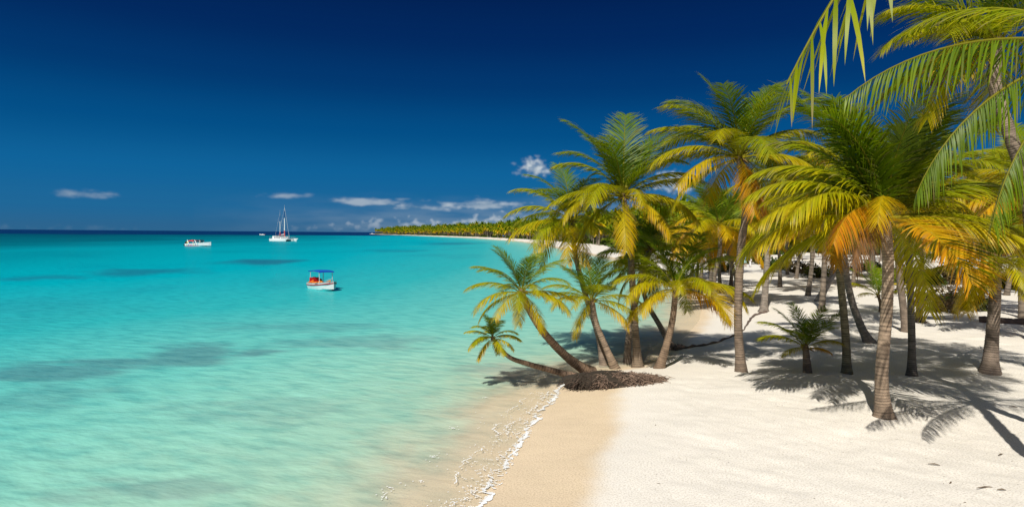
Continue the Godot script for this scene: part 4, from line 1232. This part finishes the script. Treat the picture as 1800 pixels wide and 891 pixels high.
func make_people() -> void:
	rng.seed = 40
	var phone := pose([Vector3(-0.22, 1.12, -0.08), Vector3(-0.06, 1.18, -0.27)], [Vector3(0.22, 1.12, -0.08), Vector3(0.06, 1.18, -0.27)], 0.12)
	var walk := pose([Vector3(-0.25, 1.12, 0.05), Vector3(-0.2, 0.95, -0.15)], [Vector3(0.24, 1.12, -0.02), Vector3(0.12, 1.12, -0.24)], 0.3)
	var body_a := body_mesh(phone, 0.03)
	var body_b := body_mesh(walk, 0.03)
	var torso := phone.slice(2, 5)
	var legs_a := phone.slice(4, 5) + [phone[5], phone[5 + 11]]
	# facing the camera: the body looks along -z, so it is turned about
	var a := thing("person", "person in blue shirt and turquoise shorts standing on the sunny sand path", "person", on_ground(1311, 468.5))
	a.rotation.y = PI * 0.95
	part("body", body_a, M.skin, a)
	tinted(body_mesh(torso + [phone[8], phone[8 + 11]], 0.025, 0.98, 1.42, 0.022), Color(0.22, 0.42, 0.66), a, "shirt")
	tinted(body_mesh(legs_a, 0.025, 0.52, 1.0, 0.03), Color(0.45, 0.75, 0.74), a, "shorts")
	var hair := [[Vector3(0, 1.66, 0.02), Vector3(0, 1.69, 0.02), 0.09, 0.085]]
	tinted(body_mesh(hair, 0.025, 1.63, 1.9, 0.01), Color(0.12, 0.07, 0.04), a, "hair")
	var b := thing("person", "person all in white walking beside one in turquoise shorts", "person", on_ground(1319, 469))
	b.rotation.y = PI * 1.1
	part("body", body_b, M.skin, b)
	tinted(body_mesh(walk.slice(2, 5) + [walk[8], walk[9], walk[8 + 11]], 0.025, 0.98, 1.44, 0.03), Color(0.78, 0.76, 0.78), b, "shirt")
	tinted(body_mesh([walk[4], walk[5], walk[6], walk[5 + 11], walk[6 + 11]], 0.025, 0.14, 1.0, 0.045), Color(0.76, 0.74, 0.78), b, "trousers")
	tinted(body_mesh(hair, 0.025, 1.60, 1.9, 0.012), Color(0.30, 0.17, 0.08), b, "hair")
	# bathers on the far beach, a few pixels each
	var shirt := body_mesh(walk.slice(2, 5), 0.04, 0.98, 1.44, 0.03)
	var low := body_mesh(legs_a, 0.04, 0.6, 1.0, 0.035)
	var far_body := body_mesh(walk, 0.035)
	var tones := [Color(0.6, 0.08, 0.06), Color(0.75, 0.75, 0.75), Color(0.06, 0.12, 0.4), Color(0.04, 0.04, 0.05), Color(0.6, 0.3, 0.05), Color(0.1, 0.4, 0.45)]
	var mats := tones.map(func(q): return plain(q, 0.85))
	for q in [[848, 419.5], [842, 419.2], [862, 420.0], [866, 420.4], [874, 420.2], [883, 421.0], [896, 422.0], [899, 422.2], [858, 421], [828, 417.6], [815, 417.2], [822, 418.0], [806, 417.0], [790, 416.4], [771, 415.8], [760, 415.4], [905, 422.5], [880, 420.2]]:
		var o := on_ground(q[0], q[1])
		var t := thing("bather", "tiny bather standing on the far white beach", "person", o, "bathers on the far beach")
		t.rotation.y = rng.randf_range(0, TAU)
		part("body", far_body, M.skin, t)
		part("shirt", shirt, mats[rng.randi() % 6], t)
		part("shorts", low, mats[rng.randi() % 6], t)
	# a few sunshades and tents in front of the far wood
	for q in [[848, 415.8, Color(0.02, 0.10, 0.22), 1.6], [824, 415.0, Color(0.6, 0.05, 0.04), 1.3], [788, 412.2, Color(0.55, 0.06, 0.05), 1.6], [705, 412.4, Color(0.06, 0.2, 0.45), 2.0], [712, 412.6, Color(0.3, 0.05, 0.05), 2.0], [764, 414.6, Color(0.1, 0.3, 0.5), 1.5], [885, 418.4, Color(0.08, 0.2, 0.42), 1.4]]:
		var o := on_ground(q[0], q[1] + 2.6)
		var t := thing("sunshade", "small %s sunshade on a pole far along the white beach" % ("red" if q[2].r > 0.2 else "blue"), "sunshade", o, "sunshades on the far beach")
		var c := Builder.new()
		var r: float = q[3]
		for i in 8:
			var a0 := TAU * i / 8
			var a1 := TAU * (i + 1) / 8
			c.quad(Vector3(0, 2.6, 0), Vector3(cos(a1) * r, 2.05, sin(a1) * r), Vector3(cos(a0) * r, 2.05, sin(a0) * r), Vector3(0, 2.6, 0))
		tinted(c.mesh(), q[2], t, "canopy")
		var p := Builder.new()
		p.tube([Vector3(0, -0.2, 0), Vector3(0, 2.58, 0)], [0.04, 0.03], 6, Color.WHITE)
		part("pole", p.mesh(), M.steel, t)

# ------------------------------------------------------------------ boats (x is forward, y up)
func hull(length: float, beam: float, free: float, draft: float, sheer: float, rake: float, floor_y: float, full := 0.55) -> Array:
	var outer := Builder.new()
	var inner := Builder.new()
	var n := 24
	var grid := []
	var rim := []
	for i in n + 1:
		var t := float(i) / n
		var hb := beam / 2.0 * (lerpf(0.86, 1.0, sin(PI / 2 * minf(t / full, 1.0))) if t < full else sqrt(maxf(0.0, 1.0 - pow((t - full) / (1.0 - full), 2.1))))
		hb = maxf(hb, 0.012)
		var top := free + sheer * pow(t, 2.4)
		var keel := -draft * (1.0 - pow(maxf(0.0, (t - 0.6) / 0.4), 2.0))
		var x := (t - 0.5) * (length - rake)
		var fwd := rake * pow(t, 3.0)
		var row := []
		for q in [[0.0, 0.0], [0.55, 0.10], [0.80, 0.30], [0.92, 0.58], [0.98, 0.84], [1.0, 1.0]]:
			row.append(Vector3(x + fwd * q[1], keel + (top - keel) * q[1], hb * q[0]))
		grid.append(row)
		rim.append([x + fwd, top, hb])
	for side in [-1.0, 1.0]:
		for i in n:
			for k in 5:
				var q := [grid[i][k], grid[i + 1][k], grid[i + 1][k + 1], grid[i][k + 1]].map(func(p): return Vector3(p.x, p.y, p.z * side))
				if side > 0: outer.quad(q[0], q[1], q[2], q[3])
				else: outer.quad(q[0], q[3], q[2], q[1])
		for k in 5:     # transom
			var q := [grid[0][k], grid[0][k + 1]]
			var a := Vector3(q[0].x, q[0].y, q[0].z * side)
			var b := Vector3(q[1].x, q[1].y, q[1].z * side)
			var c := Vector3(a.x, b.y, 0)
			var d := Vector3(a.x, a.y, 0)
			if side > 0: outer.quad(d, a, b, c)
			else: outer.quad(d, c, b, a)
		for i in n:
			var a: Array = rim[i]
			var b: Array = rim[i + 1]
			var wa := minf(0.07, a[2] * 0.9)
			var wb := minf(0.07, b[2] * 0.9)
			var p0 := Vector3(a[0], a[1], a[2] * side)
			var p1 := Vector3(b[0], b[1], b[2] * side)
			var p2 := Vector3(b[0], b[1] + 0.01, (b[2] - wb) * side)
			var p3 := Vector3(a[0], a[1] + 0.01, (a[2] - wa) * side)
			var p4 := Vector3(b[0], minf(floor_y, b[1]), (b[2] - wb) * 0.9 * side)
			var p5 := Vector3(a[0], minf(floor_y, a[1]), (a[2] - wa) * 0.9 * side)
			var c0 := Vector3(a[0], p5.y, 0)
			var c1 := Vector3(b[0], p4.y, 0)
			if side > 0:
				inner.quad(p0, p1, p2, p3); inner.quad(p3, p2, p4, p5); inner.quad(p5, p4, c1, c0)
			else:
				inner.quad(p0, p3, p2, p1); inner.quad(p3, p5, p4, p2); inner.quad(p5, c0, c1, p4)
	return [outer.mesh(), inner.mesh(), rim]

func band(rim: Array, drop0: float, drop1: float, out: float) -> ArrayMesh:
	var b := Builder.new()
	for side in [-1.0, 1.0]:
		for i in rim.size() - 1:
			var a: Array = rim[i]
			var c: Array = rim[i + 1]
			var q := [Vector3(a[0], a[1] - drop0, (a[2] + out) * side), Vector3(c[0], c[1] - drop0, (c[2] + out) * side), Vector3(c[0], c[1] - drop1, (c[2] + out) * side), Vector3(a[0], a[1] - drop1, (a[2] + out) * side)]
			if side < 0: b.quad(q[0], q[1], q[2], q[3])
			else: b.quad(q[0], q[3], q[2], q[1])
	return b.mesh()

func stick(parent: Node3D, called: String, pts: Array, r: float, mat: Material, sides := 6, col := Color.WHITE) -> MeshInstance3D:
	var b := Builder.new()
	var rr := []
	for i in pts.size(): rr.append(r)
	b.tube(pts, rr, sides, col)
	return part(called, b.mesh(), mat, parent)

func block(parent: Node3D, called: String, at: Vector3, size: Vector3, mat: Material, col := Color.WHITE, turn := Basis()) -> MeshInstance3D:
	var b := Builder.new()
	b.box(at, size, turn, col)
	return part(called, b.mesh(), mat, parent)

func outboard(parent: Node3D, at: Vector3, s: float, tilt: float) -> void:
	var root := Node3D.new()
	root.name = "outboard_motor"
	parent.add_child(root, true)
	root.position = at
	root.rotation.z = tilt
	block(root, "cowl", Vector3(-0.12, 0.22, 0) * s, Vector3(0.42, 0.36, 0.3) * s, M.black)
	block(root, "shaft", Vector3(-0.16, -0.28, 0) * s, Vector3(0.16, 0.7, 0.1) * s, M.black)
	block(root, "foot", Vector3(-0.2, -0.66, 0) * s, Vector3(0.36, 0.12, 0.1) * s, M.black)

func canopy(parent: Node3D, called: String, x0: float, x1: float, w: float, y: float, rise: float, col: Color, skirt := 0.06) -> void:
	var b := Builder.new()
	var n := 10
	for i in n:
		for k in 6:
			var f := func(a: float, c: float, lift: float) -> Vector3: return Vector3(lerpf(x0, x1, a), y + rise * (sin(PI * a) * 0.7 + 0.3 * sin(PI * c)) + lift, (c - 0.5) * w)
			for q in [0.0, -0.045]:
				var p := [f.call(i / 10.0, k / 6.0, q), f.call((i + 1) / 10.0, k / 6.0, q), f.call((i + 1) / 10.0, (k + 1) / 6.0, q), f.call(i / 10.0, (k + 1) / 6.0, q)]
				if q == 0.0: b.quad(p[0], p[1], p[2], p[3], col)
				else: b.quad(p[0], p[3], p[2], p[1], col)
	for k in 6:
		for e in [0.0, 1.0]:
			var p0 := Vector3(lerpf(x0, x1, e), y + rise * 0.3 * sin(PI * k / 6.0), (k / 6.0 - 0.5) * w)
			var p1 := Vector3(lerpf(x0, x1, e), y + rise * 0.3 * sin(PI * (k + 1) / 6.0), ((k + 1) / 6.0 - 0.5) * w)
			b.quad(p0, p1, p1 - Vector3(0, 0.1, 0), p0 - Vector3(0, 0.1, 0), col)
	for i in n:
		for e in [0.0, 1.0]:
			var p0 := Vector3(lerpf(x0, x1, i / 10.0), y + rise * sin(PI * i / 10.0) * 0.7, (e - 0.5) * w)
			var p1 := Vector3(lerpf(x0, x1, (i + 1) / 10.0), y + rise * sin(PI * (i + 1) / 10.0) * 0.7, (e - 0.5) * w)
			if e > 0.5: b.quad(p0, p0 - Vector3(0, skirt, 0), p1 - Vector3(0, skirt, 0), p1, col)
			else: b.quad(p0, p1, p1 - Vector3(0, skirt, 0), p0 - Vector3(0, skirt, 0), col)
	part(called, b.mesh(), M.paint, parent)

func make_boats() -> void:
	rng.seed = 9
	# motor boat with a blue canopy
	var at := on_plane(566, 509)
	var t := thing("motor_boat", "white open motor boat with a blue canopy, red stripe and raised black outboard", "boat", at)
	t.rotation.y = deg_to_rad(-48)
	var h := hull(4.3, 1.7, 0.60, 0.22, 0.34, 0.5, 0.2)
	part("hull", h[0], M.gel, t)
	part("inner_hull", h[1], plain(Color(0.62, 0.64, 0.64), 0.5), t)
	part("red_stripe", band(h[2], 0.13, 0.235, 0.006), plain(Color(0.34, 0.02, 0.025), 0.4), t)
	part("rub_rail", band(h[2], -0.012, 0.035, 0.012), plain(Color(0.20, 0.22, 0.23), 0.5), t)
	canopy(t, "canopy", -1.45, 0.95, 1.5, 1.76, 0.10, Color(0.015, 0.09, 0.50))
	for sx in [[-1.25, -1.12], [0.82, 0.72]]:
		for sz in [-0.66, 0.66]:
			stick(t, "post", [Vector3(sx[0], 0.55, sz), Vector3(sx[1], 1.78, sz * 0.98)], 0.032, M.steel)
	for sz in [-1, 1]:
		stick(t, "canopy_rail", [Vector3(-1.42, 1.73, sz * 0.7), Vector3(0.92, 1.73, sz * 0.7)], 0.022, M.steel)
	for x in [-0.55, 0.45]:
		block(t, "bench_seat", Vector3(x, 0.55, 0), Vector3(0.3, 0.05, 1.3), plain(Color(0.04, 0.06, 0.16), 0.7))
	block(t, "fore_deck", Vector3(1.3, 0.78, 0), Vector3(0.6, 0.04, 0.8), plain(Color(0.12, 0.03, 0.03), 0.6))
	outboard(t, Vector3(-1.98, 0.6, 0), 1.1, deg_to_rad(-62))
	stick(t, "bow_rail", [Vector3(1.3, 0.84, -0.42), Vector3(1.75, 1.08, -0.2), Vector3(1.98, 1.12, 0), Vector3(1.75, 1.08, 0.2), Vector3(1.3, 0.84, 0.42)], 0.016, M.steel)
	# dark registration marks along the bow
	var marks := Node3D.new()
	for side in [-1.0, 1.0]:
		for k in 6:
			var i := 13 + k / 2
			var q: Array = h[2][i]
			var q2: Array = h[2][i + 1]
			var f := 0.25 + 0.5 * (k % 2)
			block(t, "hull_lettering", Vector3(lerpf(q[0], q2[0], f), lerpf(q[1], q2[1], f) - 0.085, (lerpf(q[2], q2[2], f) + 0.004) * side), Vector3(0.045, 0.05, 0.008), M.black)
	marks.free()
	var turn := t.transform
	# life jackets and a red bag stowed in the boat
	for q in [[-1.3, 0.70, -0.35], [-1.3, 0.70, 0.55], [-0.55, 0.66, 0.5], [0.5, 0.68, 0.45], [0.75, 0.70, -0.15], [-0.5, 0.66, -0.3]]:
		var j := thing("life_jacket", "orange life jacket piled in the blue-canopied boat", "life jacket", turn * Vector3(q[0], q[1], q[2]), "life jackets in the motor boat")
		j.rotation = Vector3(rng.randf_range(-0.5, 0.5), rng.randf_range(0, TAU), rng.randf_range(-0.5, 0.5))
		for sx in [-1, 1]:
			block(j, "float_panel", Vector3(0.13 * sx, 0, 0), Vector3(0.22, 0.13, 0.46), plain(Color(0.85, 0.23, 0.015), 0.8))
		block(j, "back_panel", Vector3(0, 0.02, -0.2), Vector3(0.46, 0.12, 0.2), plain(Color(0.80, 0.20, 0.015), 0.8))
	var seat := thing("boat_seat", "red padded helm seat at the stern under the blue canopy", "seat", turn * Vector3(-0.95, 0.16, 0.25))
	seat.rotation.y = t.rotation.y
	block(seat, "backrest", Vector3(-0.22, 0.68, 0), Vector3(0.14, 0.55, 0.95), plain(Color(0.50, 0.012, 0.015), 0.5))
	block(seat, "cushion", Vector3(0, 0.40, 0), Vector3(0.5, 0.12, 0.95), plain(Color(0.50, 0.012, 0.015), 0.5))
	block(seat, "pedestal", Vector3(0, 0.17, 0), Vector3(0.3, 0.34, 0.6), M.gel)

	# speedboat with two sun tops
	at = on_plane(345, 433.2)
	t = thing("speed_boat", "long white speedboat with a red top, a dark maroon top and coloured spots", "boat", at)
	t.rotation.y = deg_to_rad(-16)
	h = hull(10.2, 2.7, 0.95, 0.3, 0.75, 1.9, 0.4)
	part("hull", h[0], M.gel, t)
	part("inner_hull", h[1], plain(Color(0.7, 0.71, 0.71), 0.5), t)
	part("pink_waterline_stripe", band(h[2].slice(0, 17), 0.78, 0.9, 0.0), plain(Color(0.55, 0.10, 0.22), 0.5), t)
	block(t, "fore_deck", Vector3(2.6, 1.05, 0), Vector3(2.4, 0.2, 1.7), M.gel)
	canopy(t, "red_top", -2.5, -0.45, 2.3, 2.15, 0.14, Color(0.70, 0.04, 0.03), 0.42)
	canopy(t, "maroon_top", 0.55, 2.25, 2.1, 2.15, 0.14, Color(0.06, 0.008, 0.012), 0.42)
	for q in [[-2.4, -3.0], [-0.5, -0.9], [0.6, 0.1], [2.15, 1.9]]:
		for sz in [-1, 1]:
			stick(t, "top_post", [Vector3(q[1], 0.95, sz * 1.15), Vector3(q[0], 2.2, sz * 1.02)], 0.05, M.gel)
	for sz in [-1, 1]:
		stick(t, "arch", [Vector3(-2.2, 0.95, sz * 1.25), Vector3(-3.1, 2.3, sz * 1.1)], 0.10, M.gel)
		stick(t, "windscreen_pillar", [Vector3(1.1, 0.95, sz * 1.2), Vector3(0.0, 2.3, sz * 1.05)], 0.09, M.gel)
	block(t, "windscreen", Vector3(2.0, 1.35, 0), Vector3(0.06, 0.6, 1.7), M.window, Color.WHITE, Basis(Vector3.BACK, 0.5))
	for k in 7:
		var col: Color = [Color(0.15, 0.5, 0.05), Color(0.03, 0.1, 0.45), Color(0.6, 0.05, 0.08), Color(0.5, 0.05, 0.4), Color(0.7, 0.6, 0.03), Color(0.02, 0.03, 0.15), Color(0.1, 0.45, 0.4)][k]
		var q: Array = h[2][3 + k * 2]
		for side in [-1.0, 1.0]:
			var b := Builder.new()
			b.ball(Vector3(q[0], q[1] - 0.4, (q[2] * 0.985) * side), Vector3(0.2, 0.18, 0.03), 6, 10, col)
			part("hull_spot", b.mesh(), M.paint, t)
	for z in [-0.5, 0.5]: outboard(t, Vector3(-4.2, 1.0, z), 1.5, deg_to_rad(-40))
	for k in 3: block(t, "bench", Vector3(-2.4 + k * 1.2, 0.75, 0), Vector3(0.5, 0.5, 2.0), plain(Color(0.55, 0.56, 0.58), 0.6))
	var buoy := thing("yellow_buoy", "yellow and black ball stowed at the speedboat's stern", "buoy", t.transform * Vector3(-3.3, 1.0, 0.6))
	var bb := Builder.new()
	bb.ball(Vector3(0, 0.36, 0), Vector3(0.34, 0.34, 0.34), 8, 12, Color(0.75, 0.62, 0.02))
	part("ball", bb.mesh(), M.paint, buoy)
	bb = Builder.new()
	bb.tube([Vector3(0, 0.02, 0), Vector3(0, 0.24, 0)], [0.2, 0.33], 12, Color(0.02, 0.02, 0.02))
	part("dark_base", bb.mesh(), M.paint, buoy)

	# the two-masted catamaran
	at = on_plane(497, 424.0)
	t = thing("catamaran", "big white catamaran at anchor, two tall masts with furled red, white and blue sails", "catamaran", at)
	t.rotation.y = deg_to_rad(-38)
	for sz in [-1, 1]:
		var ch := hull(17.0, 1.7, 1.35, 0.5, 0.35, 1.6, 1.35, 0.6)
		for e in [["hull", 0], ["hull_deck", 1]]:
			part(e[0], ch[e[1]], M.gel, t).position = Vector3(0, 0, sz * 3.3)
	block(t, "bridge_deck", Vector3(-1.8, 1.15, 0), Vector3(11.5, 0.5, 5.4), M.gel)
	block(t, "saloon", Vector3(-2.2, 1.95, 0), Vector3(7.0, 1.1, 5.0), M.gel)
	for sz in [-1, 1]:
		for k in 4: block(t, "window", Vector3(-4.6 + k * 1.6, 2.0, sz * 2.52), Vector3(1.2, 0.5, 0.05), M.window)
	block(t, "roof", Vector3(-2.2, 2.6, 0), Vector3(7.6, 0.16, 5.4), M.gel)
	block(t, "stern_cabin", Vector3(-6.0, 2.1, 1.8), Vector3(1.6, 1.5, 1.6), M.gel)
	block(t, "orange_bimini", Vector3(-2.4, 3.1, 0), Vector3(4.6, 0.12, 3.4), plain(Color(0.55, 0.22, 0.12), 0.8))
	block(t, "cross_beam", Vector3(6.4, 1.35, 0), Vector3(0.35, 0.35, 6.6), M.steel)
	var net := Builder.new()
	for k in 13: net.tube([Vector3(4.0, 1.32, -2.7 + k * 0.45), Vector3(6.3, 1.32, -2.7 + k * 0.45)], [0.03, 0.03], 4)
	for k in 6: net.tube([Vector3(4.1 + k * 0.42, 1.34, -2.7), Vector3(4.1 + k * 0.42, 1.34, 2.7)], [0.03, 0.03], 4)
	part("bow_net", net.mesh(), plain(Color(0.05, 0.05, 0.05), 0.8), t)
	for q in [[1.0, -0.3, 20.4, 0.26], [-2.6, 0.3, 17.6, 0.17]]:
		var mb := Builder.new()
		var pts := []
		var rad := []
		var cols := []
		for e in [[1.4, 1.0, 0], [6.0, 1.0, 0], [6.05, 1.0, 1], [13.0, 0.9, 1], [13.05, 0.85, 2], [17.0, 0.7, 2], [17.05, 0.35, 3], [20.4, 0.25, 3]]:
			pts.append(Vector3(q[0], minf(e[0] * q[2] / 20.4 + (0.2 if e[0] < 2 else 0.0), q[2]), q[1]))
			rad.append(q[3] * e[1])
			cols.append([Color(0.62, 0.10, 0.08), Color(0.78, 0.78, 0.76), Color(0.03, 0.09, 0.22), Color(0.4, 0.42, 0.44)][e[2]])
		mb.tube(pts, rad, 8, cols)
		part("mast", mb.mesh(), M.paint, t)
		stick(t, "crosstree", [Vector3(q[0], q[2] * 0.62, q[1] - 1.3), Vector3(q[0], q[2] * 0.62, q[1] + 1.3)], 0.05, M.steel)
		for sz in [-3.3, 3.3]: stick(t, "shroud", [Vector3(q[0] - 0.6, 1.5, sz), Vector3(q[0], q[2] * 0.92, q[1])], 0.035, M.steel, 4)
	stick(t, "forestay", [Vector3(6.4, 1.5, 0), Vector3(1.0, 19.0, -0.3)], 0.06, M.steel, 4)
	stick(t, "boom", [Vector3(1.0, 4.0, -0.3), Vector3(-2.2, 3.6, -0.3)], 0.2, M.gel)
	for sz in [-1, 1]:
		stick(t, "guard_rail", [Vector3(-7.5, 2.1, sz * 4.0), Vector3(0, 2.1, sz * 4.05), Vector3(6.2, 2.3, sz * 3.6)], 0.035, M.steel, 4)
		for k in 8: stick(t, "stanchion", [Vector3(-7.2 + k * 1.8, 1.4, sz * 4.0), Vector3(-7.2 + k * 1.8, 2.15, sz * 4.0)], 0.03, M.steel, 4)

	# small boats near the horizon
	for q in [[461, 413.3, 9.5, 165.0, "white launch seen small behind the catamaran", 1.9], [653, 411.6, 13.0, 10.0, "white cabin boat off the tip of the wooded point", 2.6]]:
		at = on_plane(q[0], q[1])
		t = thing("launch", q[4], "boat", at)
		t.rotation.y = deg_to_rad(q[3])
		h = hull(q[2], q[5], 0.9, 0.3, 0.8, 1.6, 0.4)
		part("hull", h[0], M.gel, t)
		part("inner_hull", h[1], M.gel, t)
		block(t, "console", Vector3(-0.5, 1.2, 0), Vector3(1.6, 1.0, 1.2), M.gel)
		block(t, "windscreen", Vector3(0.4, 1.7, 0), Vector3(0.1, 0.5, 1.1), M.window)
		block(t, "engine_cover", Vector3(-q[2] * 0.42, 1.1, 0), Vector3(0.8, 0.7, 1.0), plain(Color(0.4, 0.12, 0.05), 0.5))
		if q[0] > 600: block(t, "cabin", Vector3(1.2, 1.6, 0), Vector3(4.5, 1.4, 2.0), M.gel)

# ------------------------------------------------------------------
func _ready() -> void:
	# camera, sky, sun, exposure
	var cam := Camera3D.new()
	cam.name = "camera"
	cam.fov = rad_to_deg(2.0 * atan(445.5 / FOCAL))
	cam.near = 0.1
	cam.far = 60000.0
	view = Basis(Vector3.RIGHT, -atan(35.5 / FOCAL)) * Basis(Vector3.BACK, deg_to_rad(0.45))
	cam.transform = Transform3D(view, EYE)
	add_child(cam)
	cam.current = true
	var env := Environment.new()
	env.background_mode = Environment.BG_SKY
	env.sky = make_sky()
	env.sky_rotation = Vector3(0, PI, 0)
	env.tonemap_mode = Environment.TONE_MAPPER_LINEAR
	env.tonemap_exposure = 1.08
	env.sdfgi_enabled = true
	env.ssao_enabled = true
	env.ssil_enabled = true
	var we := WorldEnvironment.new()
	we.name = "world_environment"
	we.environment = env
	add_child(we)
	var sun := DirectionalLight3D.new()
	sun.name = "sun"
	sun.light_energy = 1.55
	sun.light_color = Color(1.0, 0.975, 0.93)
	sun.light_angular_distance = 0.5
	sun.shadow_enabled = true
	var towards := SUN.normalized()
	sun.transform = Transform3D(Basis.looking_at(-towards, Vector3.FORWARD), Vector3(0, 50, 0))
	add_child(sun)

	soft.seed = 1
	soft.frequency = 0.01
	soft.fractal_octaves = 4
	fine.seed = 6
	fine.frequency = 0.01
	fine.fractal_octaves = 3
	# the waterline, x and z in metres, from behind the camera round the bay to the far point
	var raw := [[-9, 30], [-6.5, 10], [-4.2, 0], [-2.4, -7], [-0.9, -12.2], [-0.25, -14.5], [0.35, -17], [1.2, -20.5], [2.2, -23.6], [3.7, -25.0], [5.6, -26.4], [8.0, -30.8], [12.0, -40], [15.5, -52], [19, -70], [22.5, -100], [23, -140], [21, -190], [16.5, -290], [6.5, -420], [-14, -530], [-44, -690], [-123, -960], [-240, -1300], [-372, -1640], [-380, -1720], [-330, -1800], [-100, -2100], [600, -2800]]
	for i in raw.size() - 1:
		var a := Vector2(raw[i][0], raw[i][1])
		var b := Vector2(raw[i + 1][0], raw[i + 1][1])
		var p := Vector2(raw[maxi(i - 1, 0)][0], raw[maxi(i - 1, 0)][1])
		var q := Vector2(raw[mini(i + 2, raw.size() - 1)][0], raw[mini(i + 2, raw.size() - 1)][1])
		for k in 2: shore.append(a.cubic_interpolate(b, p, q, k / 2.0))
	shore.append(Vector2(600, -2800))
	for i in shore.size():
		if shore[i].y > -100.0: near_segments = i
	land = shore.duplicate()
	for e in [[9500, -2800], [9500, 100], [-9, 100]]: land.append(Vector2(e[0], e[1]))
	make_materials()
	make_ground_and_sea()
	make_foam()
	make_palms()
	make_far_wood()
	make_beach_things()
	make_people()
	make_boats()
